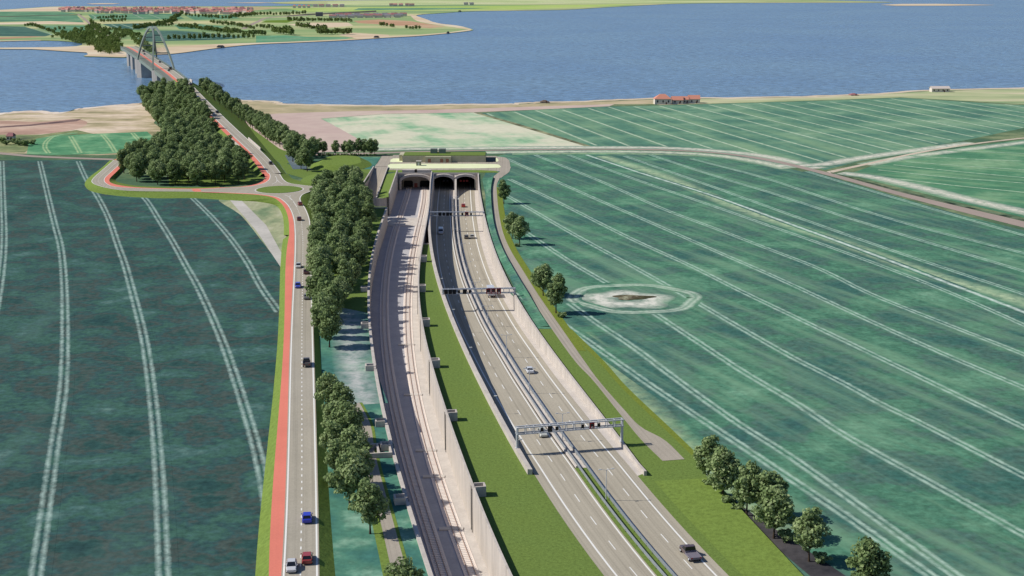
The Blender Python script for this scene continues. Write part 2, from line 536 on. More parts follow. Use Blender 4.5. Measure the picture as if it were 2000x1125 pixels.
# ------------------------------------------------------------------ fields
TEAL = [(.3, alb(46, 75, 75)), (.4, alb(55, 88, 83)), (.455, alb(76, 88, 82)), (.5, alb(59, 90, 89)), (.56, alb(68, 104, 90)), (.62, alb(72, 106, 101)), (.75, alb(114, 144, 132))]
BIGF = [(.26, alb(62, 94, 96)), (.4, alb(68, 112, 100)), (.47, alb(84, 116, 104)), (.53, alb(78, 126, 102)), (.62, alb(96, 144, 116)), (.78, alb(140, 180, 150))]
Z1 = .03
def field(name, pts, m, dz=Z1, smooth=0):
    s = Sheet(); q = PL(pts)
    if smooth: q = cat(q, smooth, True)
    s.poly(q, dz)
    return structure(s.build(name, m))

def bigdir(a, b):
    p, q = P(*a), P(*b)
    return math.atan2(q.y - p.y, q.x - p.x)
phi = bigdir((1130, 407.6), (1740, 630))
SR = math.pi / 2 - phi
m_left = m_field('left_crop_field', TEAL, .05, .5, .34, (0.0, .012, .05, .52, .35, alb(98, 122, 114)))
m_left_t = m_field('left_crop_wheel_tracks', TEAL, .05, .5, .34, (0.0, .012, .05, .52, .35, alb(98, 122, 114)), (3.2, 1.0, .82), alb(178, 202, 190), .88)
field('left_field', [(-420, 313), (0, 313), (150, 312.5), (215, 313), (205, 330), (176, 352), (180, 366), (300, 380), (470, 384), (530, 395), (560, 430), (552, 560), (534, 760), (505, 1125), (490, 1320), (-900, 1320), (-700, 700)], m_left)
def tracks(name, lines, half, m, dz=.05, off=(0, 0)):
    s = Sheet()
    for i_, pts in enumerate(lines):
        q = cat(PL(pts), 8); dz += .003 if i_ else 0
        L, R = offset2(q, half)
        s.ribbon(L, R, dz)
    return structure(s.build(name, m))
left_lines = [
    [(3.7, 315), (6, 390), (8, 465), (5, 515), (-4, 580), (-20, 660), (-60, 800)],
    [(77.5, 315), (92.5, 377.5), (107.5, 440), (117.5, 477.5), (122.5, 515), (125.5, 560), (127, 660), (123, 761), (108, 861), (90, 987), (70, 1122), (45, 1260)],
    [(152.5, 315), (170, 352.5), (192.5, 387.5), (212.5, 427.5), (230, 477.5), (245, 520), (256, 560), (281, 660), (296, 761), (306, 861), (314, 987), (319, 1122), (322, 1260)],
    [(262, 372), (282.5, 387.5), (312.5, 432.5), (337.5, 472.5), (362.5, 517.5), (386.6, 560), (432, 660), (467, 761), (497, 861), (514.6, 936.6), (525, 1000)],
    [(372, 383), (412.5, 422.5), (450, 465), (485, 515), (509.6, 560), (544.8, 610)]]
tracks('left_field_wheel_tracks', left_lines, 3.2, m_left_t)

bs = (SR, .007, .12, .47, .62, alb(134, 172, 138))
m_big = m_field('right_crop_field', BIGF, .035, .45, .34, bs)
m_big_t = m_field('right_crop_wheel_tracks', BIGF, .035, .45, .34, bs, (3.4, 1.0, .85), alb(190, 216, 196), .88)
m_big_s = m_field('right_crop_bright_track', BIGF, .035, .45, .34, bs, (2.5, 0.0, 1.5), alb(226, 240, 226), 1.1)
m_big_w = m_field('right_crop_pale_band', BIGF, .035, .45, .34, bs, (6.5, 0.0, 6.5), alb(188, 208, 166), .95)
field('right_field', [(968, 306), (1000, 298), (1240, 297), (1400, 303), (1490, 317), (1610, 346), (1760, 389), (1910, 428), (2000, 450), (2600, 640), (2600, 1320), (1800, 1320), (1571, 1125), (1443, 1010), (1364, 940), (1364, 897), (1306, 840), (1216, 754), (1155, 690), (1116, 643), (1049, 642), (1003, 560), (972, 480), (955, 420), (942, 350), (950, 335)], m_big)
Z = lambda pts: [(1000 + x / 1.998, 280 + y / 1.998) for x, y in pts]
big_lines = [
    [(220, 45), (480, 140), (800, 250), (1000, 320), (1200, 390), (1500, 500), (1750, 600), (2000, 710), (2500, 935)],
    [(90, 45), (350, 150), (600, 260), (800, 335), (1000, 412), (1200, 490), (1400, 588), (1700, 708), (2000, 825), (2500, 1040)],
    [(-20, 60), (300, 205), (520, 300), (770, 410), (1000, 510), (1250, 625), (1500, 740), (1750, 850), (2000, 955), (2400, 1130)],
    [(-10, 140), (200, 240), (460, 370), (700, 480), (900, 580), (1130, 690), (1400, 820), (1650, 940), (2000, 1110), (2400, 1310)],
    [(-80, 170), (60, 250), (250, 360), (470, 480), (640, 575), (740, 632), (900, 725), (1100, 838), (1300, 940), (1446, 1020), (1600, 1094), (2000, 1300), (2400, 1510)],
    [(-60, 270), (110, 385), (240, 470), (370, 545)],
    [(550, 660), (740, 785), (900, 890), (1118, 1020), (1255, 1112), (1434, 1216), (1600, 1306), (2000, 1530), (2400, 1760)],
    [(0, 455), (60, 505)],
    [(225, 625), (330, 700), (480, 800), (620, 905), (778, 1020), (898, 1103), (1076, 1216), (1255, 1342), (1434, 1472), (1600, 1592), (1900, 1810)],
    [(24, 583), (45, 600), (68, 619)],
    [(190, 700), (300, 775), (420, 860), (560, 958), (653, 1020), (778, 1103), (957, 1222), (1136, 1342), (1314, 1462), (1493, 1590), (1600, 1664), (1900, 1880)],
    [(440, 50), (700, 140), (1000, 248), (1300, 355), (1600, 458), (2000, 590), (2300, 690)],
    [(540, 45), (800, 130), (1000, 190), (1200, 255), (1500, 350), (1800, 440), (2000, 500), (2300, 590)],
    [(700, 60), (1000, 140), (1300, 240), (1600, 330), (2000, 430), (2300, 510)],
    [(1150, 110), (1500, 215), (2000, 360), (2300, 445)]]
tracks('right_field_wheel_tracks', [Z(l) for l in big_lines], 3.4, m_big_t)
tracks('right_field_bright_track', [Z([(290, 45), (500, 115), (800, 210), (1100, 320), (1400, 430), (1700, 545), (2000, 660), (2400, 820)])], 2.5, m_big_s, .065)
tracks('right_field_pale_band', [Z([(350, 50), (600, 132), (900, 258), (1300, 392), (1600, 500), (2000, 622), (2300, 720)])], 6.5, m_big_w, .04)
# pale worn edge of the crop beside the grass bank and under the field track by the lane
m_edge = m_field('worn_crop_edge', BIGF, .035, .45, .34, bs, (7.0, 0.0, 7.0), alb(190, 210, 160), .75)
tracks('worn_field_edge', [[(1120, 650), (1180, 712), (1245, 785), (1310, 850), (1370, 905), (1460, 985), (1560, 1075)], [(1000, 300.5), (1120, 299.5), (1240, 300), (1400, 306), (1500, 322)]], 7.0, m_edge, .045)

# crater like pond hollow with a worn ring
cc = P(1238, 582)
def ring_pts(c, rx, ry, n=48): return [Vector((c.x + rx * math.cos(2 * math.pi * i / n), c.y + ry * math.sin(2 * math.pi * i / n), 0)) for i in range(n)]
rx = (P(1368, 582).x - P(1110, 582).x) / 2
ry = (P(1238, 552).y - P(1238, 610).y) / 2
ring = [cc + (p - cc) * (1 + .03 * math.sin(i * .8) + .025 * math.sin(i * .35 + 1)) for i, p in enumerate(ring_pts(cc, rx - 2, ry - 2))]; ring[-1] = (ring[-2] + ring[0]) / 2; ring.append(ring[0].copy())
m_ring = m_field('worn_ring', BIGF, .035, .45, .34, bs, (3.6, 1.1, 1.5), alb(206, 220, 198), .9)
s = Sheet(); L, R = offset2(ring, 3.6); s.ribbon(L, R, .07); structure(s.build('ring_track', m_ring))
m_sand = m_patch('worn_pale_soil', [(.3, alb(120, 152, 118)), (.45, alb(190, 200, 172)), (.6, alb(222, 220, 200))], .09, .5, .12)
c2 = P(1222, 585)
m_soft = m_field('worn_soil_patch', BIGF, .035, .45, .34, bs, (9.0, 0.0, 9.0), alb(228, 226, 210), 1.25)
s = Sheet(); q = [c2 + (p - c2) * (1 + .12 * math.sin(i * .65) + .1 * math.sin(i * .26 + 2)) for i, p in enumerate(ring_pts(c2, rx * .68, ry * .68))]; q[-1] = (q[-2] + q[0]) / 2; q.append(q[0].copy())
s.ribbon(q, [c2 + (p - c2) * .12 for p in q], .055); s.uv = [(0 if k % 2 == 0 else 18.0, a[1]) for k, a in enumerate(s.uv)]; structure(s.build('worn_soil', m_soft))
c3 = P(1236, 581)
hv, hf = [], []
for k, (f, zz) in enumerate(((1.0, .10), (.6, .4), (.3, .55), (.0, .6))):
    for i in range(24):
        a = 2 * math.pi * i / 24
        wob = 1 + .18 * math.sin(3 * a + 1) + .1 * math.sin(5 * a)
        hv.append((c3.x + rx * .3 * f * wob * math.cos(a), c3.y + ry * .17 * f * wob * math.sin(a), zz))
for k in range(3):
    for i in range(24):
        hf.append((k * 24 + i, k * 24 + (i + 1) % 24, (k + 1) * 24 + (i + 1) % 24, (k + 1) * 24 + i))
M['scrub'] = m_patch('scrubby_hollow', [(.36, alb(58, 48, 40)), (.48, alb(84, 84, 60)), (.56, alb(100, 90, 72)), (.66, alb(160, 160, 132))], .12, .8, .3, (1, 1, 1), 0, .95)
structure(mesh_obj('scrub_hollow', hv, hf, M['scrub']))

# upper right green field with close rows
phi5 = bigdir((1400, 254), (1606, 314))
rot5 = math.pi / 2 - phi5
UPF = [(.3, alb(76, 116, 104)), (.45, alb(92, 136, 114)), (.56, alb(112, 152, 124)), (.7, alb(146, 176, 144))]
us = (rot5, .004, .07, .48, .6, alb(150, 180, 138))
m_up = m_field('upper_crop_field', UPF, .016, .16, .2, us)
m_up_t = m_field('upper_crop_tracks', UPF, .016, .16, .2, us, (3.0, .0, 1.6), alb(206, 220, 190), 1.1)
field('upper_field', [(940, 221), (1060, 214), (1180, 208.5), (1290, 206), (1400, 203), (1600, 197), (1760, 191), (1900, 200), (2000, 206), (2350, 225), (2350, 285), (2000, 250), (1880, 275), (1790, 290), (1690, 312), (1612, 332), (1490, 306), (1400, 295), (1300, 290), (1155, 286)], m_up)
dv = Vector((math.cos(phi5), math.sin(phi5), 0))
if dv.y > 0: dv = -dv
up_poly = PL([(945, 222), (1060, 215), (1180, 209), (1400, 204), (1600, 198), (1760, 192), (2000, 206), (2350, 226), (2350, 280), (2000, 250), (1880, 274), (1790, 289), (1690, 311), (1612, 331), (1490, 305), (1400, 294), (1300, 289), (1158, 285)])
nv = Vector((-dv.y, dv.x, 0))
s = Sheet()
base = P(1400, 254)
for k in range(-28, 30):
    o = base + nv * (k * 24.0 + rng.uniform(-2, 2))
    run = []
    for q in range(-130, 131):
        p = o + dv * (q * 8.0)
        if inside(p.x, p.y, up_poly): run.append(p)
        elif run: break
    if len(run) > 3:
        L, R = offset2(run, 3.0); s.ribbon(L, R, .05)
structure(s.build('upper_field_wheel_tracks', m_up_t))

# pale field behind the tunnel, pink ploughed field, beach road band
ps = (rot5, .004, .05, .42, .7, alb(226, 222, 192))
PALE = [(.34, alb(112, 172, 130)), (.44, alb(168, 198, 160)), (.52, alb(214, 214, 186)), (.8, alb(230, 224, 200))]
field('pale_stubble_field', [(627, 232), (750, 223), (925, 220), (1040, 254), (1150, 288), (1100, 290), (980, 290), (740, 294), (715, 292), (710, 277), (665, 252)], m_field('pale_stubble', PALE, .014, .16, .14, ps))
m_pink = m_patch('pink_bare_soil', [(.3, alb(196, 168, 158)), (.5, alb(206, 182, 170)), (.7, alb(214, 196, 178))], .01, .08, .05, (1, 1, 1), 0)
field('ploughed_field', [(500, 224), (560, 221), (675, 217.5), (825, 215), (1000, 209.5), (1200, 203.5), (1190, 207.5), (1060, 213.5), (925, 219.5), (750, 222.5), (627, 231.6), (665, 252), (710, 277), (715, 292), (700, 296), (640, 297), (600, 299), (540, 292), (470, 240)], m_pink)
m_beach = m_patch('beach_sand', [(.3, alb(196, 176, 146)), (.5, alb(220, 200, 172)), (.7, alb(236, 220, 198))], .02, .3, .08, (1, 1, 1), 0)
m_dune = m_patch('dune_grass', [(.3, alb(150, 148, 112)), (.5, alb(190, 176, 140)), (.7, alb(216, 196, 164))], .02, .15, .1)
field('dune', [(430, 205), (471, 198), (528, 199.5), (549, 204.5), (640, 206), (750, 207.5), (900, 205.5), (1000, 205), (1050, 202), (1160, 199), (1275, 194.5), (1275, 203), (1200, 203.5), (1000, 209.5), (825, 215), (675, 217.5), (560, 221), (500, 224), (450, 226)], m_dune)
s = Sheet(); q = [p for p in coast if P(430, 200).x < p.x]
L, R = offset2(q, 5); s.ribbon(L, [p + Vector((0, -7, 0)) for p in q], .05)
s.build('beach', m_beach)['kind'] = 'structure'
s = Sheet(); q = [p for p in coast if p.x < P(285, 200).x]
s.ribbon(q, [p + Vector((0, -26 - 10 * math.sin(p.x * .02), 0)) for p in q], .09)
s.build('beach', m_patch('white_sand', [(.3, alb(206, 184, 156)), (.45, alb(232, 212, 190)), (.7, alb(244, 232, 216))], .03, .3, .08))['kind'] = 'structure'
field('coastal_strip', [(1275, 194.5), (1500, 191.5), (1690, 186), (1820, 178), (2000, 173.5), (2350, 160), (2350, 222), (2000, 204), (1900, 198), (1760, 190), (1600, 196), (1400, 202), (1290, 205), (1275, 203)], m_patch('coastal_meadow', [(.3, alb(128, 156, 112)), (.48, alb(186, 192, 146)), (.62, alb(222, 206, 176))], .012, .12, .1, (.3, 1, 1), 0))
field('ditch', [(925, 220), (931, 219.6), (1010, 241), (1158, 286.5), (1150, 288), (1040, 254.5)], m_patch('overgrown_ditch', [(.4, alb(92, 96, 74)), (.6, alb(160, 160, 124))], .06, .3, .2), .06)

# left coast: sand, heath, small green field
field('sandy_heath', [(-260, 232), (0, 222.5), (57, 218), (120, 220.5), (160, 213), (215, 208), (272, 203), (300, 198), (312, 225), (300, 240), (330, 262), (300, 300), (190, 303), (60, 300), (-300, 296)], m_patch('sandy_heath', [(.34, alb(136, 134, 98)), (.45, alb(186, 172, 136)), (.54, alb(220, 200, 172)), (.66, alb(236, 220, 198))], .022, .2, .16, (.6, 1, 1)))
field('red_heath', [(-200, 240), (0, 236), (80, 238), (140, 233), (168, 237), (150, 252), (80, 262), (0, 263), (-200, 268)], m_patch('red_heath', [(.3, alb(172, 140, 122)), (.5, alb(200, 166, 146)), (.7, alb(224, 202, 178))], .02, .2, .15, (.5, 1, 1)), .06, 5)
field('dark_heath_path', [(-150, 252), (0, 247), (60, 243), (140, 234), (160, 232), (150, 237), (62, 246), (0, 250), (-150, 257)], m_patch('dark_heath', [(.4, alb(104, 84, 84)), (.6, alb(140, 116, 108))], .06, .3, .2), .09)
field('rough_meadow', [(-200, 266), (0, 264), (80, 263), (150, 254), (185, 262), (120, 272), (70, 280), (48, 298), (-60, 297), (-200, 296)], m_patch('rough_meadow', [(.3, alb(82, 92, 76)), (.5, alb(126, 140, 96)), (.7, alb(168, 168, 122))], .03, .2, .2), .07)
field('small_green_field', [(52, 301), (57, 277), (72, 271), (100, 266), (180, 261.5), (250, 259), (287, 257), (300, 268), (317, 285), (300, 294), (200, 301), (100, 303)], m_field('small_crop', [(.3, alb(74, 132, 94)), (.5, alb(98, 154, 112)), (.7, alb(150, 190, 142))], .04, .2, .24), .08)
m_sm_t = m_field('small_crop_tracks', [(.3, alb(74, 132, 94)), (.5, alb(98, 154, 112)), (.7, alb(150, 190, 142))], .04, .2, .24, None, (3.2, 1.1, 1.0), alb(196, 214, 160), .9)
Z4 = lambda pts: [(x / 4, 240 + y / 4) for x, y in pts]
tracks('small_field_wheel_tracks', [Z4([(600, 78), (440, 100), (370, 140), (350, 190), (380, 238)]), Z4([(550, 105), (590, 170), (625, 235)]), Z4([(800, 92), (850, 150), (900, 228)]), Z4([(1035, 80), (1090, 140), (1150, 200)])], 3.2, m_sm_t, .1)

# country road and its branch
def road2(name, a, b, m, z=.1, n=60, sm=8):
    s = Sheet(); s.ribbon(resample(cat(PL(a, z), sm), n), resample(cat(PL(b, z), sm), n)); return structure(s.build(name, m))
M['country'] = m_road('country_asphalt', alb(172, 156, 144), .05, .6)
road2('country_road', [(-300, 287), (-100, 293), (0, 297.5), (60, 303), (125, 306.5), (210, 309.5), (225, 310)], [(-300, 290), (-100, 296.3), (0, 301.5), (60, 306.5), (125, 309.5), (210, 312.5), (225, 313)], M['country'])
road2('country_road', [(560, 299), (640, 300), (740, 297.5), (860, 294), (980, 292), (1120, 290.5), (1240, 290.5), (1330, 293), (1400, 297.5), (1490, 308), (1610, 335), (1760, 375.5), (1910, 411.5), (2000, 432.5), (2300, 510)],
      [(560, 302), (640, 303), (740, 300), (860, 296), (980, 294), (1120, 292.3), (1240, 292.6), (1330, 295), (1400, 299.5), (1490, 312.5), (1610, 341), (1760, 383), (1910, 422), (2000, 444.5), (2300, 526)], M['country'])
road2('farm_track', [(1614, 335), (1700, 317), (1790, 297.5), (1880, 282.5), (2000, 268.5), (2300, 240)], [(1622, 338), (1702, 320), (1792, 300), (1882, 284.6), (2000, 270.5), (2300, 242)], m_patch('sandy_track', [(.3, alb(196, 178, 154)), (.7, alb(226, 212, 190))], .05, .4, .08))
field('right_corner_field', [(1655, 341), (1720, 318), (1800, 303), (1885, 287), (2000, 273), (2350, 245), (2350, 480), (2000, 425), (1900, 402), (1780, 372)], m_field('corner_crop', [(.3, alb(70, 118, 94)), (.5, alb(92, 144, 108)), (.7, alb(150, 182, 142))], .016, .16, .2, (math.pi / 2 - bigdir((1730, 327), (2000, 351)), .004, .05, .5, .6, alb(168, 196, 150))), .05)
tracks('corner_field_wheel_tracks', [[(1770, 316), (1880, 324), (2000, 332), (2200, 345)], [(1745, 322), (1880, 336), (2000, 347), (2200, 366)], [(1715, 332), (1860, 347), (2000, 358), (2200, 378)], [(1700, 343), (1860, 362), (2000, 376), (2200, 400)], [(1770, 304), (1880, 310), (2000, 315), (2200, 324)], [(1850, 294), (2000, 300), (2200, 309)]], 3.0, m_field('corner_crop_tracks', [(.3, alb(70, 118, 94)), (.5, alb(92, 144, 108)), (.7, alb(150, 182, 142))], .016, .16, .2, None, (3.0, .0, 1.6), alb(196, 216, 184), 1.1), .08)
m_worn = m_field('worn_verge', UPF, .016, .16, .2, us, (8.0, 0.0, 8.0), alb(228, 222, 204), 1.2)
tracks('sandy_bank', [[(1520, 324), (1600, 322), (1660, 312), (1720, 303), (1800, 292), (1900, 279)]], 8.0, m_worn, .09)
tracks('sandy_bank', [[(1640, 338), (1700, 345), (1800, 367), (1900, 392), (2000, 414), (2150, 450)]], 8.0, m_worn, .09)
tracks('sandy_bank', [[(1690, 322), (1760, 309), (1840, 298), (1930, 287), (2050, 272)]], 7.0, m_field('worn_verge_narrow', UPF, .016, .16, .2, us, (7.0, 0.0, 7.0), alb(224, 222, 200), 1.1), .085)
m_verge = m_patch('pale_road_verge', [(.35, alb(150, 172, 132)), (.5, alb(204, 206, 178)), (.65, alb(226, 216, 194))], .04, .3, .1, (.4, 1, 1))
tracks('road_verge', [[(720, 292), (860, 290.5), (980, 289), (1160, 288), (1300, 289), (1390, 294), (1490, 304.5), (1600, 329)]], 8.0, m_worn, .07)
tracks('road_verge', [[(950, 298), (1120, 296), (1240, 296.5), (1330, 299), (1400, 304), (1470, 314), (1540, 329)]], 8.0, m_field('worn_verge_lower', BIGF, .035, .45, .34, bs, (8.0, 0.0, 8.0), alb(220, 222, 196), 1.2), .07)
s = Sheet(); dk = m_patch('dark_ditch', [(.4, alb(50, 60, 52)), (.6, alb(120, 136, 108))], .12, .5, .25)  # mottled dark green strip along the road edge
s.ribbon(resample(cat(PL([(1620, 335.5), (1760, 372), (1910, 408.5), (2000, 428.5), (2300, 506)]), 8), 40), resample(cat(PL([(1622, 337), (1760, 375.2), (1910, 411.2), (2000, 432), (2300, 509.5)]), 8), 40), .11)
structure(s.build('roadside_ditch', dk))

# ground left of the railway: pale worked soil, dusty patch beside the local road
m_teal2 = m_field('trackside_crop', [(.3, alb(62, 104, 98)), (.45, alb(72, 122, 110)), (.56, alb(88, 138, 116)), (.7, alb(150, 186, 160))], .045, .35, .25)
field('trackside_field', [(618, 600), (660, 610), (722, 600), (727, 690), (750, 800), (775, 890), (836, 1125), (860, 1320), (650, 1320), (640, 900), (625, 700)], m_teal2, .035)
tracks('worked_soil', [[(680, 600), (683, 640), (688, 690), (698, 745), (712, 790)]], 6.8, m_field('worked_soil', [(.3, alb(62, 104, 98)), (.45, alb(72, 122, 110)), (.56, alb(88, 138, 116)), (.7, alb(150, 186, 160))], .045, .35, .25, None, (6.8, 0.0, 6.8), alb(200, 200, 194), .95), .05)
field('dusty_patch', [(430, 388), (480, 390), (530, 398), (552, 420), (553, 520), (520, 482), (470, 420)], m_patch('dusty_patch', [(.3, alb(126, 146, 110)), (.5, alb(172, 176, 138)), (.7, alb(196, 192, 166))], .06, .4, .15, (1, .4, 1)), .06, 4)
field('dusty_track', [(448, 390), (470, 390), (520, 440), (553, 500), (552, 528), (500, 450)], m_patch('dusty_track', [(.3, alb(186, 182, 172)), (.7, alb(212, 206, 196))], .05, .5, .08), .09)
# ================================================================== LOCAL ROAD
ZA = 2.0
Afit = lambda pts, z=ZA: fit(pts, flat(z), 4)
A_rw = Afit([(605.6, 460), (607.4, 529.5), (609, 611), (611.7, 732), (613.5, 798), (619, 1125)])
A_lw = Afit([(577, 460), (575.4, 529.5), (570.9, 611), (567.9, 732), (565.2, 798), (554, 1125)])
A_rd = Afit([(564.8, 460), (555.8, 611), (545, 798), (525, 1125)])
A_gl = Afit([(553.7, 460), (544.6, 611), (530, 798), (497.7, 1125)], 0)
A_gr = Afit([(619, 460), (618.5, 583), (624.5, 664), (638.6, 890), (656, 1125)], 0)
YA1 = P(590, 459, ZA).y
ysA = frange(Y0, YA1, 14)
T2 = lambda pts: PL(pts, ZA)
# curved continuation to the roundabout
right_in = T2([(605.5, 459), (603.7, 429), (595.8, 407.5), (586.9, 393.3), (586, 386.2), (592, 379), (610, 372), (617, 367.5), (610, 364), (588.6, 361.3), (565.5, 357.8), (554.9, 352.4), (546, 340)])
left_in = T2([(577, 459), (574.5, 429), (567, 407.5), (555, 393), (539, 384.4), (503, 379), (450, 376.2)])
rin = cat(right_in, 6); lin = cat(left_in, 6)
north_l = T2([(450, 366.4), (485.5, 364.2), (512, 358.8), (524, 352.5), (527.7, 345), (526, 338)])
nl = cat(north_l, 6)
red_out = cat(T2([(564.8, 459), (563.5, 429), (556.6, 407.5), (546, 394), (530, 384.8), (500, 380.2), (450, 377.4)]), 6)

s = Sheet()
s.ribbon([row(A_lw, y, ZA) - Vector((.5, 0, 0)) for y in ysA], [row(A_rw, y, ZA) + Vector((.5, 0, 0)) for y in ysA])
structure(s.build('local_road', M['local_asphalt']))
s = Sheet(); s.ribbon([row(A_rd, y, ZA) for y in ysA], [row(A_lw, y, ZA) - Vector((.5, 0, 0)) for y in ysA])
s.ribbon(resample(red_out, 40), resample([p + Vector((-.4, 0, 0)) for p in lin], 40))
structure(s.build('cycle_lane', M['red_lane']))
# junction
s = Sheet()
s.poly([p + Vector((-.45, 0, 0)) for p in lin] + nl + list(reversed([p + Vector((.4, 0, 0)) for p in rin])), .004)
structure(s.build('roundabout', M['junction_asphalt']))
ci = P(545.5, 370.2, ZA)
rix = 44 * mpp(ci); riy = (P(545.5, 363.1, ZA).y - P(545.5, 377.3, ZA).y) / 2
isl = [Vector((ci.x + rix * math.cos(a), ci.y + riy * math.sin(a), ZA)) for a in [2 * math.pi * i / 64 for i in range(64)]]
mb = MB()
mb.prism([tuple(p + Vector((0, 0, .01))) for p in isl], [tuple(p + Vector((0, 0, .16))) for p in isl])
structure(mb.build('roundabout_island', M['grass']))
# white edge lines and dashes
lines = Sheet()
lines.line(along(A_lw, ysA, ZA), .38, .012); lines.line(along(A_rw, ysA, ZA), .38, .012)
lines.line(lin, .35, .016); lines.line(rin, .35, .016); lines.line(nl, .35, .016)
lines.line([ci + (p - ci) * 1.06 for p in isl] + [ci + (isl[0] - ci) * 1.06], .35, .016)
mid = [row(lambda y: (A_lw(y) + A_rw(y)) / 2 + .0, y, ZA) for y in ysA]
lines.dashes(mid, .28, 1.5, 3.0, .012)
mid2 = cat(T2([(591, 459), (588, 429), (581, 408), (572, 394)]), 6); lines.dashes(mid2, .28, 1.5, 3.0, .02)
for pts in ([(580, 404), (572, 392), (564, 384), (556, 380.5)], [(572, 392), (566, 387), (567, 381.5)], [(538, 344), (541, 351), (539, 356), (531, 360)], [(541, 351), (546, 356), (552, 359.5)]):
    lines.line(cat(T2(pts), 5), .22, .02)
# west road
w_lo = cat(T2([(450, 376.2), (370, 374), (250, 372.2), (212.5, 367.5), (188, 361), (179.5, 355), (183, 347.5), (199, 333), (222.5, 312.5)]), 6)
w_hi = cat(T2([(450, 366.4), (385, 369.3), (275, 367.6), (225, 364.6), (208.5, 358.8), (203.5, 350), (219, 334), (242.5, 313)]), 6)
w_red = cat(T2([(430, 366.2), (385, 368.2), (275, 366.2), (238, 362.5), (218, 357.5), (213.5, 351), (229, 334), (250, 312.3)]), 6)
s = Sheet(); s.ribbon(resample(w_hi, 90), resample(w_lo, 90)); structure(s.build('west_road', M['local_asphalt']))
s = Sheet(); s.ribbon(resample(w_red, 90), resample(w_hi, 90), .004)
s.poly(cat(T2([(388, 369.3), (392, 374.3), (380, 374.2), (376, 369.6)]), 2, True), .01)
s.ribbon(resample(red_out[-13:] + T2([(420, 376.2), (392, 375.2)]), 20), resample(lin[-13:] + T2([(420, 375), (392, 374.3)]), 20), .002)
nred = cat(T2([(430, 366.2), (470, 364.6), (500, 359.5), (514, 352.5), (517.5, 346), (516, 339)]), 6)
s.ribbon(resample(nred, 40), resample(nl[1:], 40), .002)
structure(s.build('cycle_lane', M['red_lane']))
lines.line(w_lo, .3, .02); lines.line(w_hi, .3, .02)
wm = [(a + b) / 2 for a, b in zip(resample(w_hi, 60), resample(w_lo, 60))]
lines.dashes(wm, .25, 1.5, 3, .02)
structure(lines.build('road_markings', M['white']))

# grass banks of the local road, roundabout and west road
bk = Sheet()
bk.ribbon([row(A_gl, y, -.02) for y in ysA], [row(A_rd, y, ZA - .012) for y in ysA])
bk.ribbon([row(A_rw, y, ZA - .012) + Vector((.5, 0, 0)) for y in ysA], [row(A_gr, y, -.02) for y in ysA])
def bank(top, bottom, n=60):
    bk.ribbon(resample(top, n), resample(bottom, n))
bank([p - Vector((0, 0, .012)) for p in red_out + w_lo[1:]],
     cat(PL([(553.7, 459), (554, 440), (549.5, 416), (535, 400), (500, 394), (462, 392.5), (375, 387.5), (300, 387.5), (225, 382.5), (180, 375), (165, 363), (170, 350), (198, 328), (214, 313.5)], -.02), 6), 160)
bank([p + Vector((.4, 0, -.012)) for p in rin], [p for p in cat(PL([(619, 459), (617, 430), (611, 410), (603, 396), (604, 390), (612, 383), (630, 374), (634, 367), (622, 360), (602, 356.5), (585, 353), (572, 349), (563, 340)], -.02), 6)], 90)
bank([p - Vector((0, 0, .012)) for p in w_red], cat(PL([(428, 364), (385, 365.6), (275, 363.5), (246, 359.5), (229, 355), (226, 350), (240, 334), (258, 312)], -.02), 6), 60)
bk.poly(cat(T2([(222, 312.5), (250, 312.3), (252, 309.5), (226, 309.8)]), 2, True), -.02)
structure(bk.build('grass_bank', M['bank_grass']))
s = Sheet(); s.poly(T2([(222.5, 312.5), (250, 312.3), (246, 309.3), (228, 309.6)]), 0); structure(s.build('junction_mouth', M['red_lane']))

# ------------------------------------------------------------------ north road rising to the bridge
NR = [  # left white line, right white line, height, (photo pixels)
    ((526, 338), (546, 339), 2.0), ((508.7, 315), (530, 318.5), 2.6), ((485, 292), (508, 294.6), 4.2),
    ((459.7, 270), (481, 269.5), 7.0), ((428, 239.2), (446, 237.5), 10.6), ((407, 217.5), (423.5, 215.6), 13.6), ((387, 196), (402.5, 195.8), 16.6),
    ((366, 174.5), (383, 176), 19.4), ((347, 159.5), (362.5, 158.5), 21.4)]
BZ = 22.0
cen, hw = [], []
for a, b, z in NR:
    p, q = P(*a, z), P(*b, z); cen.append((p + q) / 2)
# bridge axis: straight from the abutment to the far bank
bA = (P(300.9, 135.9, BZ) + P(338.5, 135, BZ)) / 2
bB = (P(269.7, 114, BZ) + P(305.5, 112.3, BZ)) / 2
bdir = (bB - bA); bdir.z = 0; bdir.normalize()
bnor = Vector((bdir.y, -bdir.x, 0))            # to the right when driving away
print('bridge axis', bdir, 'arch span', (bB - bA).length, 'north road', [tuple(round(c, 1) for c in p) for p in cen])
BW = 20.0
ROADOFF = 4.2                                   # the road sits right of the middle of the deck
s0 = -(bA - cen[-1]).dot(bdir)
abut = bA + bdir * (s0 + 22) + bnor * ROADOFF; abut.z = BZ - .4
cpath = cat(cen[:-2] + [abut], 10)
cpath = resample(cpath, 120)
def smooth(path, k=6):
    for _ in range(k):
        path = [path[0]] + [(a + b * 2 + c) / 4 for a, b, c in zip(path, path[1:], path[2:])] + [path[-1]]
    return path
cpath = smooth(cpath, 12)
HWR = 3.5
def off(path, w, dz=0): return [p + Vector((0, 0, dz)) for p in offset2(path, w)[0]]
s = Sheet(); s.ribbon(off(cpath, HWR + .5), off(cpath, -HWR - .5)); structure(s.build('north_road', M['local_asphalt']))
s = Sheet(); s.ribbon(off(cpath, HWR + 3.7), off(cpath, HWR + .5)); structure(s.build('cycle_lane', M['red_lane']))
s = Sheet(); s.line(off(cpath, HWR), .34, .02); s.line(off(cpath, -HWR), .34, .02); s.dashes(cpath, .26, 1.5, 3, .02); structure(s.build('road_markings', M['white']))
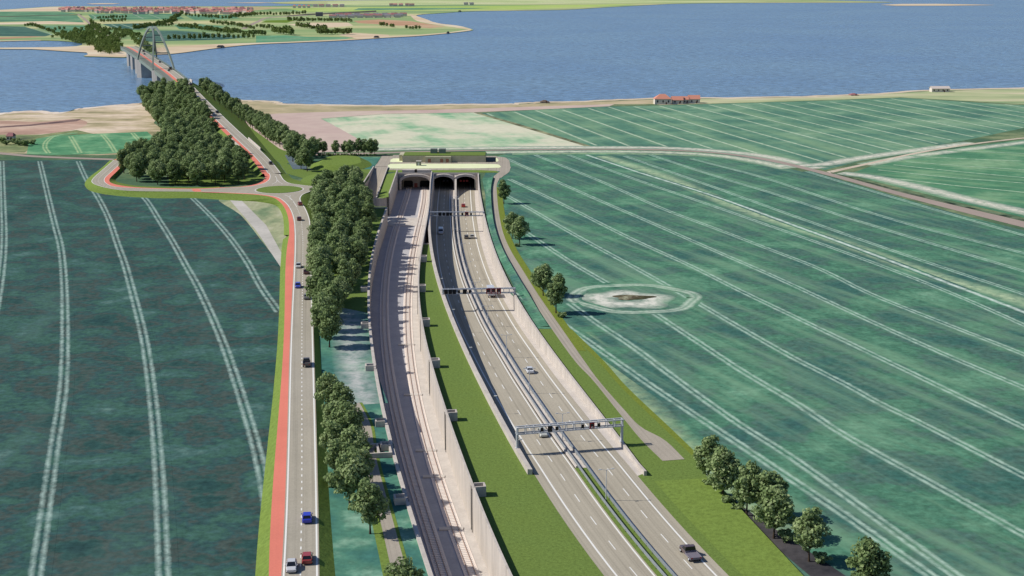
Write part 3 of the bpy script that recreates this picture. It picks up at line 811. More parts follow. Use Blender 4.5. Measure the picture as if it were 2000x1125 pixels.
e = Sheet()
def base_off(sign, slope, top, extra=0):
    out = []
    for i, p in enumerate(cpath):
        d = cpath[min(i + 1, len(cpath) - 1)] - cpath[max(i - 1, 0)]
        n = Vector((-d.y, d.x, 0)).normalized() * sign
        h = p.z
        r = n * (top + max(h * slope, 1) + extra)
        out.append(Vector((p.x + r.x, p.y + r.y, -.02)))
    return out
SL = 1.75
SLL = 1.2
e.ribbon(base_off(1, SLL, HWR + 4.0), off(cpath, HWR + 3.7, -.02))
e.ribbon(off(cpath, -HWR - .5, -.02), base_off(-1, SL, HWR + 1.0))
structure(e.build('embankment', M['grass']))
hx = off(cpath, HWR + 3.7, -.02)[-1]; hy = off(cpath, -HWR - .5, -.02)[-1]
h1 = base_off(1, SLL, HWR + 4.0)[-1]; h2 = base_off(-1, SL, HWR + 1.0)[-1]
hd = (cpath[-1] - cpath[-2]).normalized(); hd.z = 0
structure(mesh_obj('embankment_head', [hx, hy, h2, h2 + hd * 26, h1 + hd * 16, h1], [(0, 1, 2, 3), (0, 3, 4), (0, 4, 5)], M['bank_grass']))

def ground_z(x, y):
    """height of the north road embankment at a place"""
    best = 0
    for i in range(0, len(cpath) - 1, 3):
        p = cpath[i]; q = cpath[i + 1]
        d = math.hypot(p.x - x, p.y - y)
        left = (q.x - p.x) * (y - p.y) - (q.y - p.y) * (x - p.x) > 0
        z = p.z - max(0, d - 6.5) / (SLL if left else SL)
        if z > best: best = z
    return best
def PG(u, v):
    z = 0
    for zz in [24 - i * .5 for i in range(49)]:
        p = P(u, v, zz)
        if ground_z(p.x, p.y) >= zz: return p
    return P(u, v, 0)

# grass around the roundabout and the portal approach
field('roadside_grass', [(604, 352), (560, 339), (545, 318), (520, 297), (470, 262), (452, 245), (470, 235), (545, 290), (575, 303), (600, 306), (560, 320), (600, 334), (640, 331), (728, 331), (724, 338), (712, 356), (703, 374), (700, 402), (727, 404), (755, 404), (752, 415), (735, 466), (725, 530), (722, 580), (722, 612), (660, 600), (640, 590), (621, 560), (619, 459), (611, 410), (603, 396), (634, 370), (620, 359)], M['grass'], .1)
field('roadside_grass', [(330, 362), (420, 363), (500, 360), (515, 345), (500, 318), (470, 292), (440, 262), (420, 240), (405, 240), (430, 290), (400, 330), (330, 340)], M['grass'], .1)
field('wet_meadow', [(556, 303), (590, 303), (600, 330), (572, 331)], m_patch('wet_meadow', [(.4, alb(92, 108, 116)), (.6, alb(116, 128, 132))], .06, .4, .15), .13)
field('trackside_meadow', [(702, 307), (744, 307), (728, 331), (712, 331), (724, 318)], m_teal2, .12)
# flat topped oval mound and a long low mound
def mound(pts_base, h, inset, label_mat, name):
    q = cat(PL(pts_base, .1), 6, True); c = sum(q, Vector()) / len(q)
    top = []
    for p in q:
        d = (c - p); d.z = 0
        k = min(inset / max(d.length, .1), .8)
        top.append(p + d * k + Vector((0, 0, h)))
    n = len(q); v = q + top
    f = [(i, (i + 1) % n, n + (i + 1) % n, n + i) for i in range(n)]
    tv, tf = tri(top)
    k = len(v); v = list(v) + [Vector(p) for p in tv]
    f += [tuple(i + k for i in t) for t in tf]
    structure(mesh_obj(name, v, f, label_mat))
mound([(610, 331), (618, 316), (650, 308.5), (700, 309), (724, 318), (722, 326), (690, 332), (640, 333.5)], 2.4, 7, M['bank_grass'], 'grass_mound')
mound([(588, 356), (600, 344), (640, 336), (690, 334), (716, 338), (718, 352), (700, 362), (640, 364), (605, 361)], 2.0, 9, M['grass'], 'grass_mound')

# ================================================================== MOTORWAY
ysM = frange(Y0, YP + 70, 9)
def band(xa, xb, ys, za=zr, zb=zr, da=0, db=0):
    return [row(xa, y, za) + Vector((0, 0, da)) for y in ys], [row(xb, y, zb) + Vector((0, 0, db)) for y in ys]
YM = P(1110, 914, 0).y          # where the concrete median begins
s = Sheet(); s.ribbon(*band(Le, lambda y: Lr(y) + .55, ysM)); s.ribbon(*band(lambda y: Rl(y) - .5, Re, ysM))
structure(s.build('motorway', M['asphalt']))
s = Sheet()
for f, wd in ((Lw, .42), (Lr, .36), (Rl, .36), (Rr, .42)):
    s.line(along(f, ysM, zr), wd, .014)
s.dashes(along(Ld, ysM, zr), .24, 5.0, 9.5, .014); s.dashes(along(Rd, ysM, zr), .24, 5.0, 9.5, .014, 4)
structure(s.build('motorway_markings', M['white']))
s = Sheet(); s.ribbon(*band(lambda y: Lr(y) + .55, lambda y: Rl(y) - .5, frange(YM, YP + 70, 9), da=.1, db=.1))
k = row(lambda y: Lr(y) + .55, YM, zr); q = row(lambda y: Rl(y) - .5, YM, zr)
structure(s.build('concrete_median', M['concrete']))
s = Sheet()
for f_, w0, w1 in ((Rl, -.98, -.3), (Rl, -2.75, -2.3), (Lr, .45, .75)):  # guard rail and kerb shadows painted on the median as dark strips
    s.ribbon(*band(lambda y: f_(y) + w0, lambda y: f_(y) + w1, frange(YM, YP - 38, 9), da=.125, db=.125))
structure(s.build('rail_shade_strip', m_plain('painted_rail_shade', alb(74, 74, 78), .8, .1)))
s = Sheet(); s.ribbon(*band(lambda y: Lr(y) + .55, lambda y: Rl(y) - .5, frange(Y0, YM, 9), da=.05, db=.05)); structure(s.build('grass_median', M['grass']))
# pale verge right of the carriageway, verge left under the wall
s = Sheet(); s.ribbon(*band(Re, lambda y: Rt(y) + .2, frange(YE, YP + 5, 9), da=-.004, db=-.004)); s.ribbon(*band(lambda y: WLi(y) - .1, Le, frange(P(1040, 920, 0).y, YP + 70, 9)))
structure(s.build('concrete_verge', M['concrete']))

def wall_obj(name, label, fi, fo, ys, zlo, ztop, m, cap=.0, group=None):
    """fi inner face, fo outer face; zlo may be a function"""
    v, f = [], []
    lo = zlo if callable(zlo) else (lambda y: zlo)
    tp = ztop if callable(ztop) else (lambda y: ztop)
    for y in ys:
        v += [(fi(y), y, lo(y) - .4), (fi(y), y, tp(y)), (fo(y), y, tp(y)), (fo(y), y, lo(y) - .4)]
    n = len(ys)
    for i in range(n - 1):
        a = 4 * i; b = a + 4
        for j in range(3): f.append((a + j, a + j + 1, b + j + 1, b + j))
    f.append((0, 3, 2, 1)); e2 = 4 * (n - 1); f.append((e2, e2 + 1, e2 + 2, e2 + 3))
    o = mesh_obj(name, v, f, m)
    bm = bmesh.new(); bm.from_mesh(o.data); bmesh.ops.recalc_face_normals(bm, faces=bm.faces); bm.to_mesh(o.data); bm.free()
    return tag(o, label, 'wall', group)
YWL = P(1037, 918, 1.3).y
wall_obj('retaining_wall', 'long pale concrete wall along the left edge of the motorway, its end block by the lower gantry', WLi, WLo, frange(YWL, YP, 8), lambda y: zr(y) - .3, lambda y: 1.5 if y < 420 else 1.3, M['concrete_wall'])
wall_obj('retaining_wall', 'long pale concrete wall along the right edge of the motorway beside the grass verge', lambda y: Rt(y), lambda y: Rt(y) + .7, frange(YE, YP, 8), zr, lambda y: .8 + (.5 if y < YE + 2 else 0), M['concrete_wall'])
wall_obj('retaining_wall', 'sunlit concrete wall on the right of the railway trench beside the grass', lambda y: WB(y) - .55, WB, frange(Y0, YP, 8), ZT, WT2, M['concrete_wall'])
wall_obj('retaining_wall', 'concrete wall on the left of the railway trench, casting its shadow over the left track', lambda y: WA(y), lambda y: WA(y) - .9, frange(Y0, GAP0, 8), ZT, WT, M['concrete_wall'])

# motorway centre wall curving down from the portal
def wedge(y):
    t = min(max((YP - y) / 40.0, 0), 1)
    return zr(y) + 8.6 * (1 - t ** .6) + .12
cw = lambda y: (Lr(y) + Rl(y)) / 2 + .9
wall_obj('dividing_wall', 'concrete wall between the two road tubes, curving down from the portal', lambda y: cw(y) - .6, lambda y: cw(y) + .6, frange(YP - 40, YP + 68, 4), zr, lambda y: wedge(y) if y < YP - .1 else zr(y) + 8.9, M['concrete_wall'])

# grass between railway and motorway, and concrete cap near the portal
s = Sheet(); s.ribbon(*band(lambda y: WB(y) - .1, lambda y: WLo(y) + .3, frange(Y0, YG, 9), flat(.0), flat(.0), .09, .09))
ys2 = [y for y in frange(Y0, YG, 9)]
structure(s.build('grass_strip', M['grass']))
# in the foreground (no wall) the grass runs to the edge of the asphalt
s = Sheet(); s.ribbon(*band(lambda y: WLo(y) + .2, Le, frange(Y0, YWL, 9), flat(.0), flat(.0), .085, .06)); structure(s.build('grass_strip', M['grass']))
s = Sheet(); s.ribbon(*band(WB, WLo, frange(YG, YP, 9), flat(ZT + 1), flat(ZT + 1))); structure(s.build('gap_floor', M['soil']))
mb = MB(); yy = frange(745, YP, 8)
for a, b in zip(yy, yy[1:]):
    mb.prism([(WB(a) - .02, a, -3), (WLo(a) + .02, a, -3), (WLo(b) + .02, b, -3), (WB(b) - .02, b, -3)], [(WB(a) - .02, a, 1.18), (WLo(a) + .02, a, 1.18), (WLo(b) + .02, b, 1.18), (WB(b) - .02, b, 1.18)])
tag(mb.build('concrete_slab', M['concrete_wall']), 'pale concrete slab filling the slot between railway and motorway near the portal', 'slab')
mb = MB(); mb.box(WB(YG) - .3, WLo(YG) + .4, YG, YG + .6, -8, .5)
tag(mb.build('end_wall', M['concrete_wall']), 'short concrete wall closing the far end of the grass strip between the trenches', 'wall')

# grass right of the motorway
g = Sheet()
yv = frange(Y0, YE, 10)
vr = lambda y: vr_fit(y)
vr_fit = Fit([p.y for p in PL([(1364, 897), (1364, 939), (1443, 1010), (1571, 1123.5)])], [p.x for p in PL([(1364, 897), (1375, 939), (1443, 1010), (1571, 1123.5)])], 1)
g.ribbon([row(Re, y, .055) for y in yv], [row(vr, y, .055) for y in yv])
g.poly([Vector((Re(YE), YE, .055)), Vector((vr(YE), YE, .055))] + PL([(1364, 897), (1306.6, 839.4), (1216.7, 753.6), (1174, 705), (1114.8, 643.5), (1049, 642.5)], .055) + [Vector((Rt(y) + .65, y, .055)) for y in reversed(frange(YE + 2, P(1049, 642.5).y - 3, 9))])
structure(g.build('motorway_verge', M['grass']))
s = Sheet(); k0 = frange(Y0, P(1364, 940).y, 10)
s.ribbon([Vector((Re(y) + 3.0, y, .06)) for y in k0], [Vector((vr(y) + .05, y, .9)) for y in k0]); structure(s.build('verge_bank', M['bank_grass']))
s = Sheet(); s.ribbon([Vector((vr(y), y, .9)) for y in k0], [Vector((vr(y) + .5, y, -.02)) for y in k0]); structure(s.build('verge_edge', M['soil']))
field('shaded_strip', [(1366, 938), (1382, 938), (1430, 975), (1480, 1011), (1560, 1064), (1650, 1124), (1760, 1200), (1900, 1300), (1760, 1300), (1600, 1140), (1443, 1010)], m_patch('shaded_strip', [(.35, alb(58, 58, 62)), (.65, alb(92, 88, 88))], .08, .6, .15), .06)  # shade beside the raised verge put into this strip's dark colour

# service lane on the right with its low bank
sl_l = cat(PL([(965, 347.7), (961, 368), (962, 403), (968, 444), (983, 488), (1004, 527), (1035, 578), (1074, 637), (1127, 710), (1155, 739), (1214.6, 813), (1253.5, 860), (1294, 900)], .118), 6)
sl_r = cat(PL([(976, 347.7), (970.5, 360), (971, 384.5), (974, 413), (982.5, 454), (997, 488), (1020.7, 527), (1053, 578), (1094, 637), (1145, 710), (1166, 739), (1219, 800), (1253.5, 835), (1296.4, 858), (1337, 896.7)], .118), 6)
s = Sheet(); s.ribbon(resample(sl_l, 140), resample(sl_r, 140))
s.poly(cat(PL([(965, 347.7), (976, 347.7), (984, 343), (994, 336), (996, 328), (988, 308), (972, 306), (984, 322), (983, 330), (972, 338)], .118), 3, True))
structure(s.build('service_lane', M['lane_asphalt']))
cutl = [p for p in resample(sl_l, 140) if p.y > P(1080, 643).y]
s = Sheet()
A0, B0 = offset2(cutl, .15)
top = [p + Vector((-.55, 0, max(.25, 1.1 * min(1, (len(cutl) - 1 - i) / 14)))) for i, p in enumerate(cutl)]
foot = [p + Vector((-3.6, 0, -.04)) for p in cutl]
s.ribbon(foot, top); s.ribbon(top, [p + Vector((-.2, 0, -.02)) for p in cutl]); structure(s.build('lane_bank', m_big))
s = Sheet(); q = resample(sl_r, 140); q = [p for p in q if p.y > P(1130, 690).y and p.y < P(976, 365).y]
Lq, Rq = offset2(q, .1); s.ribbon([p + Vector((.0, 0, -.01)) for p in q], [p + Vector((3.0, -.4, -.01)) for p in q]); structure(s.build('lane_verge', M['verge_grass']))
s = Sheet(); qq = cat(PL([(1112, 643.5), (1174, 705), (1216.7, 753.6), (1306.6, 839.4), (1364, 895)], .1), 5); Lq, Rq = offset2(qq, .9); s.ribbon(Rq, Lq); structure(s.build('verge_rim', M['verge_grass']))

# ================================================================== RAILWAY TRENCH
ysT = frange(Y0, YP + 60, 9)
s = Sheet(); s.ribbon(*band(lambda y: WA(y) - .3, WB, frange(Y0, GAP0, 9), flat(ZT), flat(ZT)))
s.poly([Vector((rl(GAP0), GAP0, ZT)), Vector((WB(GAP0), GAP0, ZT)), Vector((WB(GAP1), GAP1, ZT)), Vector((rl(GAP1), GAP1, ZT))])
s.ribbon(*band(lambda y: _blk(y) - .3, WB, frange(GAP1, YP + 60, 9), flat(ZT), flat(ZT)))
structure(s.build('trench_floor', M['track_floor']))
s = Sheet(); s.ribbon(*band(lambda y: TR(y) + 1.6, lambda y: WB(y) - .5, frange(Y0, YP, 9), flat(ZT), flat(ZT), .12, .12)); structure(s.build('trackside_walkway', M['concrete']))
def railway(f, label):
    root = thing('railway_track', label, 'railway track', (f(300), 300, ZT))
    inv = Matrix.Translation((-f(300), -300, -ZT))
    def reloc(o): o.data.transform(inv); return o
    ys = frange(Y0, YP + 60, 3)
    c = along(f, ys, ZT)
    mbs = MB(); L, R = offset2(c, 1.75)
    for i in range(len(ys) - 1):
        mbs.prism([tuple(L[i]), tuple(R[i]), tuple(R[i + 1]), tuple(L[i + 1])], [tuple(p + Vector((0, 0, .22))) for p in (L[i], R[i], R[i + 1], L[i + 1])])
    o = mbs.build('track_bed', M['ballast'], root); reloc(o)
    ml = MB(); y = Y0; tgt = 0
    while y < YP:
        p = Vector((f(y), y, 0)); d = Vector((f(y + .5) - f(y - .5), 1, 0)).normalized(); n = Vector((-d.y, d.x, 0))
        a, b = p + n * 1.3, p - n * 1.3
        q = [a - d * .14, b - d * .14, b + d * .14, a + d * .14]
        ml.prism([(w.x, w.y, ZT + .2) for w in q], [(w.x, w.y, ZT + .3) for w in q]); y += 1.0
    o = ml.build('sleepers', M['sleeper'], root); o['kind'] = 'stuff'; reloc(o)
    for sgn in (1, -1):
        mr = MB(); rp = offset2(c, sgn * .78)[0]
        for a, b in zip(rp, rp[1:]):
            mr.bar(a + Vector((0, 0, .38)), b + Vector((0, 0, .38)), .1, .16)
        o = mr.build('rail', M['rail'], root); reloc(o)
railway(TL, 'left railway track in the shaded half of the trench')
railway(TR, 'right railway track in the sunlit half of the trench beside the wall')
# pale crossing slabs between the rails
for u, v in ((790, 674), (803, 772), (826, 881), (849, 932), (862, 1034)):
    p = P(u, v, ZT)
    mb = MB(); mb.box(-3.2, 2.6, -.9, .9, 0, .34)
    o = mb.build('crossing_slab', M['concrete']); o.location = (TR(p.y) - .6, p.y, ZT)
    tag(o, 'small pale crossing slab at the right railway track', 'slab', 'crossing slabs in the railway trench')
p0, p1 = P(761, 442, ZT).y, P(761, 426, ZT).y
mb = MB(); ye = frange(p0, p1, 4)  # pale slab added to paint the sunlight falling through the wall gap
for a, b in zip(ye, ye[1:]):
    mb.prism([(WA(a), a, ZT), (WB(a) - .6, a, ZT), (WB(b) - .6, b, ZT), (WA(b), b, ZT)], [(WA(a), a, ZT + .28), (WB(a) - .6, a, ZT + .28), (WB(b) - .6, b, ZT + .28), (WA(b), b, ZT + .28)])
tag(mb.build('sun_band_slab', M['concrete']), 'added pale slab painting the band of sunlight over both tracks by the side ramp', 'slab')

# niches on the trench walls
def niche(side):
    root = thing('wall_niche', 'open concrete box on the top of the railway wall', 'concrete box', (0, 0, 0))
    mb = MB(); x = 1.0 if side > 0 else -1.0
    def bx(x0, x1, *a): mb.box(min(x0 * x, x1 * x), max(x0 * x, x1 * x), *a)
    bx(0, 2.6, -1.5, -1.1, -1.5, 1.75); bx(0, 2.6, 1.1, 1.5, -1.5, 1.75); bx(2.2, 2.6, -1.1, 1.1, -1.5, 1.75); bx(0, 2.2, -1.1, 1.1, -1.5, -.2)
    mb.build('box_frame', M['concrete_wall'], root)
    m2 = MB(); m2.box(x * -.78 - .07, x * -.78 + .07, -1.3, -1.1, -10, 1.2)
    m2.build('drain_pipe', M['dark'], root)
    m3 = MB()
    for yy_ in (.46, .98): m3.box(x * -.74 - .05, x * -.74 + .05, yy_, yy_ + .06, -9.9, 1.3)
    for i in range(26): m3.box(x * -.74 - .05, x * -.74 + .05, .5, 1.0, -9.8 + i * .42, -9.7 + i * .42)
    m3.build('ladder', M['dark'], root)
    return root
nr = niche(1); nl_ = niche(-1)
for i, (u, v) in enumerate([(850, 713), (880, 816), (934, 962), (829, 633), (823, 566), (823, 508)]):
    y = P(u, v, WT).y
    o = nr if i == 0 else copy_tree(nr)
    o.location = (WB(y), y, .9); o.rotation_euler = (0, 0, -math.atan2(WB(y + 1) - WB(y - 1), 2))
    o['label'] = 'open concrete box with ladder on the sunlit railway wall beside the grass strip'; o['group'] = 'concrete boxes along the right railway wall'
for i, (u, v) in enumerate([(733, 718), (752, 826), (795, 976), (722, 565), (722, 636), (764, 872)]):
    y = P(u, v, WT).y
    o = nl_ if i == 0 else copy_tree(nl_)
    o.location = (WA(y) - .9, y, 0); o.rotation_euler = (0, 0, -math.atan2(WA(y + 1) - WA(y - 1), 2))
    o['label'] = 'open concrete box standing out to the left of the shaded railway wall'; o['group'] = 'concrete boxes along the left railway wall'
# walled pit beside the trench
p = P(745, 885, 0)
mb = MB()
for a in ((-3.2, 3.2, -4, -3.5), (-3.2, 3.2, 3.5, 4), (-3.2, -2.7, -3.5, 3.5), (2.7, 3.2, -3.5, 3.5), (-.4, .1, -3.5, 3.5)): mb.box(*a, -.2, 1.4)
o = mb.build('concrete_pit', M['concrete_wall']); o.location = (WA(p.y) - 4.2, p.y, 0); o.rotation_euler = (0, 0, -math.atan2(WA(p.y + 1) - WA(p.y - 1), 2))
tag(o, 'twin walled concrete pit joined to the left railway wall beside the footpath', 'concrete pit')

# side ramp into the trench, and the raised grass block
YB = GAP1
s = Sheet(); yy = frange(GAP0, YR0 + 12, 6)
rz = interp([(GAP0, ZT), (GAP1 + 2, ZT), (YR0 - 60, -4.6), (YR0, .05), (YR0 + 40, .1)])
s.ribbon([Vector((rl(y) - .2, y, rz(y))) for y in yy], [Vector(((rr(y) if y > GAP1 else rr(GAP1)) + .2, y, rz(y) + .006)) for y in yy]); structure(s.build('ramp_road', M['lane_asphalt']))
s = Sheet(); s.ribbon(resample(cat(PL([(733, 325), (740, 314), (746, 304)], .12), 4), 12), resample(cat(PL([(757, 325), (763, 314), (768, 305)], .12), 4), 12)); structure(s.build('ramp_road', M['lane_asphalt']))
wall_obj('retaining_wall', 'concrete wall left of the side ramp, falling away behind the trees', lambda y: rl(y), lambda y: rl(y) - .6, frange(GAP0, YR0 - 6, 6), lambda y: rz(y), lambda y: 1.0, M['concrete_wall'])
wall_obj('retaining_wall', 'straight concrete wall between the side ramp and the raised grass block', rr, lambda y: rr(y) + .6, frange(GAP1, YR0 - 6, 6), lambda y: rz(y), lambda y: 1.0, M['concrete_wall'])
wall_obj('retaining_wall', 'concrete wall between the raised grass block and the left rail portal', _blk, lambda y: _blk(y) - .6, frange(GAP1 + 3, YP, 6), ZT, 3.2, M['concrete_wall'])
s = Sheet(); s.ribbon(*band(lambda y: rr(y) + .5, lambda y: _blk(y) - .5, frange(GAP1 + .5, YP, 6), flat(0), flat(0), .06, 1.6)); structure(s.build('grass_block', M['grass']))
mb = MB()
arc = [(rr(GAP1) - .05, GAP1 + .0)] + [(_blk(GAP1) - 9 + 9 * math.sin(a), GAP1 + 9 - 9 * math.cos(a)) for a in [i * math.pi / 2 / 8 for i in range(9)]]
for a, b in zip(arc, arc[1:]):
    mb.prism([(a[0], a[1], ZT - .3), (b[0], b[1], ZT - .3), (b[0] - .3, b[1] + .7, ZT - .3), (a[0] - .3, a[1] + .7, ZT - .3)], [(a[0], a[1], .8), (b[0], b[1], .8), (b[0] - .3, b[1] + .7, .8), (a[0] - .3, a[1] + .7, .8)])
tag(mb.build('curved_wall', M['concrete_wall']), 'curved pale wall closing the near end of the raised grass block', 'wall')
mb = MB(); mb.box(rl(GAP0) - .6, WA(GAP0) + .0, GAP0 - .7, GAP0, ZT - .3, WT)
tag(mb.build('end_wall', M['concrete_wall']), 'cross wall on the near side of the gap where the ramp joins the railway trench', 'wall')

# ================================================================== TUNNEL PORTAL
TOPZ = 1.0
xl, xr = _blk(YP) - .6, Rt(YP) + .8
root = thing('tunnel_portal', 'pale concrete tunnel portal with one broad rail arch and two road arches', 'tunnel portal', ((xl + xr) / 2, YP, ZT))
def arch(x0, x1, zb, zs, zc, n=22):
    pts = [(x0, zb), (x0, zs)]
    for i in range(1, n):
        a = math.pi * i / n
        pts.append(((x0 + x1) / 2 - (x1 - x0) / 2 * math.cos(a), zs + (zc - zs) * math.sin(a) ** .8))
    return pts + [(x1, zs), (x1, zb)]
zsp = P(785, 355, 0); 
def atz(u, v, y):  # height of a photo row on the plane of the portal
    d = ray(u, v); tt = y / d[1]; return H + d[2] * tt, d[0] * tt
xs = {k: atz(u, 365, YP)[1] for k, u in dict(a=784.5, b=840.5, c=847, d=886.2, e=890, f=929.5).items()}
zcr, zsp = atz(815, 343.3, YP)[0], atz(785, 356, YP)[0]
print('portal', xs, zcr, zsp, 'road z', zr(YP))
arches = [arch(xs['a'], xs['b'], ZT - .3, zsp - .2, zcr), arch(xs['c'], xs['d'], zr(YP) - .3, zsp, zcr), arch(xs['e'], xs['f'], zr(YP) - .3, zsp, zcr)]
def xz_extrude(name, outer, holes, y0, y1, m, parent):
    v, f = tri(outer, holes)
    V = [(a, y0, b) for a, b, _ in v] + [(a, y1, b) for a, b, _ in v]; n = len(v)
    Fc = [t for t in f] + [tuple(i + n for i in reversed(t)) for t in f]
    for lp, rev in [(outer, False)] + [(h, True) for h in holes]:
        k = len(V)
        V += [(a, y0, b) for a, b in lp] + [(a, y1, b) for a, b in lp]; q = len(lp)
        for i in range(q):
            j = (i + 1) % q; Fc.append((k + i, k + j, k + q + j, k + q + i))
    o = mesh_obj(name, V, Fc, m, parent); o.matrix_parent_inverse = Matrix.Translation(-root.location); return o
xz_extrude('head_wall', [(xl, ZT - .5), (xr, ZT - .5), (xr, TOPZ), (xl, TOPZ)], arches, YP, YP + 1.2, M['concrete_wall'], root)
for a in arches:      # raised pale ring round each opening
    cx = (a[0][0] + a[-1][0]) / 2
    ins = [(x, z) for x, z in a]
    outr = [(cx + (x - cx) * 1.0 + (1.1 if x > cx else -1.1) * (1 if i in (0, 1, len(a) - 1, len(a) - 2) else abs(x - cx) / (a[-1][0] - cx)), z + (0 if i in (0, len(a) - 1) else 1.3)) for i, (x, z) in enumerate(a)]
    xz_extrude('arch_ring', outr + list(reversed(ins)), [], YP - 3.2, YP - .002, M['concrete_wall'], root)
def bore(name, prof, y0, y1, m):
    V = [(a, y0, b) for a, b in prof] + [(a, y1, b) for a, b in prof]; n = len(prof)
    o = mesh_obj(name, V, [(i, i + 1, n + i + 1, n + i) for i in range(n - 1)] + [tuple(range(n, 2 * n))], m, root)
    o.matrix_parent_inverse = Matrix.Translation(-root.location); return o
bore('road_tube', arches[1], YP + 1.2, YP + 75, M['tunnel']); bore('road_tube', arches[2], YP + 1.2, YP + 75, M['tunnel'])
bore('rail_vault', arches[0], YP + 1.2, YP + 9, M['tunnel'])
op = [atz(u, 360, YP + 8)[1] for u in (788, 806.5, 820, 839.5)]
zo = atz(800, 352.5, YP + 8)[0]
def rect(x0, x1, z0, z1): return [(x0, z0), (x0, z1 - .8), (x0 + .8, z1), (x1 - .8, z1), (x1, z1 - .8), (x1, z0)]
h1_, h2_ = rect(op[0], op[1], ZT - .2, zo), rect(op[2], op[3], ZT - .2, zo)
xz_extrude('rail_headwall', [(xs['a'] - .2, ZT - .5), (xs['b'] + .2, ZT - .5), (xs['b'] + .2, zcr + .2), (xs['a'] - .2, zcr + .2)], [h1_, h2_], YP + 8, YP + 8.6, M['concrete_wall'], root)
bore('rail_tube', h1_, YP + 8.6, YP + 60, M['tunnel']); bore('rail_tube', h2_, YP + 8.6, YP + 60, M['tunnel'])
mb = MB(); xd = atz(812.5, 368, YP + 8)[1]; mb.box(xd - 1.0, xd + 1.0, YP + 7.75, YP + 7.98, ZT, ZT + 2.6)
o = mb.build('fire_door', m_plain('faded_red_door', alb(176, 96, 84), .6, .2), root); o.matrix_parent_inverse = Matrix.Translation(-root.location)
for us in ((900, 906.5, 912.5), (867, 874)):
    for u in us:
        z, x = atz(u, 353, YP + 3)
        mb = MB(); mb.box(x - .6, x + .6, YP + 2.6, YP + 2.9, z - .55, z + .55, 0); mb.box(x - .3, x + .3, YP + 2.5, YP + 2.6, z - .3, z + .3, 1)
        o = mb.build('lane_signal', [M['redsign'] if u > 890 else M['black'], M['black']], root); o.matrix_parent_inverse = Matrix.Translation(-root.location)
for u, w_ in ((801, 5.0), (827, 5.6)):      # vents on the portal roof
    c = P(u, 335, 1.0)
    mb = MB(); mb.box(c.x - w_ * .9, c.x + w_ * .9, YP + 2, YP + 5, .1, 2.6); mb.box(c.x - w_ * .5, c.x + w_ * .5, YP + 5, YP + 13, .1, 1.6)
    o = mb.build('roof_vent', M['concrete'], root); o.matrix_parent_inverse = Matrix.Translation(-root.location)

# ================================================================== PORTAL PLATFORM AND SERVICE BUILDING
field('platform', [(758, 327), (762, 316), (768, 303), (968, 305), (990, 311), (998, 328), (990, 336), (968, 334), (940, 333), (760, 333)], M['lane_asphalt'], .1)
field('lime_verge', [(756.6, 328.5), (757.5, 325), (763, 320.6), (860, 320.4), (970, 321), (976.5, 324), (975, 328), (860, 329.2), (760, 329.4)], M['lime'], .14, 2)
field('lime_verge', [(762, 316.8), (763, 312), (768, 309.8), (786, 309.5), (786, 317)], M['lime'], .14)
field('lime_verge', [(966, 309), (971, 309), (974, 313.5), (972, 316), (966, 316)], M['lime'], .14)
field('platform_bank', [(752, 335), (760, 332.6), (940, 332.6), (968, 334), (975, 337.5), (930, 337.2), (800, 337), (757, 336)], M['bank_grass'], .13)
b0, b1 = P(786, 317, 0), P(949, 316.5, 0); BH = 4.2; yb = P(860, 296.8, BH + .3).y
root = thing('service_building', 'long low service building with a grass roof above the tunnel portal', 'building', ((b0.x + b1.x) / 2, b0.y, 0))
def loc(o): o.matrix_parent_inverse = Matrix.Translation(-root.location); return o
M['render'] = m_patch('pale_render', [(.35, alb(196, 190, 160)), (.65, alb(210, 204, 174))], .3, 2, .05)
mb = MB(); x0, x1, y0, y1 = b0.x, b1.x, b0.y, yb
mb.box(x0, x1, y0, y1, 0, BH); mb.box(x0 - 2.5, x0, y0 + 6, y1, 0, BH)
loc(mb.build('wall', M['render'], root))
mb = MB(); mb.box(x0 + .5, x1 - .3, y0 + .4, y1 - .4, BH + .002, BH + .35); loc(mb.build('grass_roof', M['grass'], root))
mb = MB(); xa, xb = P(831, 317, 0).x, P(881, 317, 0).x; mb.box(xa, xb, y0 - 2.4, y0 - .002, 0, BH - .3); loc(mb.build('porch', M['render'], root))
for u in (839, 863, 874):
    xx = P(u, 317, 0).x; mb = MB(); mb.box(xx - .95, xx + .95, y0 - 2.5, y0 - 2.405, .05, 2.6); loc(mb.build('door', m_plain('brown_door', alb(170, 124, 98), .6, .2), root))
for u0, u1 in ((841, 854), (857.5, 870.5)):
    xx0, xx1 = P(u0, 300, BH).x, P(u1, 300, BH).x; mb = MB(); mb.box(xx0, xx1, y0 + 10, y0 + 15, BH + .352, BH + 3.2); loc(mb.build('roof_plant', m_plain('grey_louvre', alb(146, 152, 142), .7, .2), root))
mb = MB(); mb.box(x1 - .0, x1 + 6.5, y0 + 1, y0 + 1.3, 0, 3.2); mb.box(x1 + .2, x1 + 6.3, y0 + .9, y0 + .998, .1, 3.0); loc(mb.build('gate', m_plain('dark_blue_gate', alb(56, 76, 92), .6, .2), root))
c = P(817.5, 324, 0)
root2 = thing('kiosk', 'small grey concrete kiosk on the lime green verge', 'kiosk', c)
mb = MB(); mb.box(-1.5, 1.5, 0, 3, 0, 2.8); mb.build('wall', m_plain('kiosk_wall', alb(148, 150, 134), .8, .1), root2)
mb = MB(); mb.box(-1.7, 1.7, -.2, 3.2, 2.8, 3.05); mb.build('roof', M['concrete'], root2)
mb = MB(); mb.box(-.5, .5, -.06, -.004, .02, 2.1); mb.build('door', M['steel'], root2)

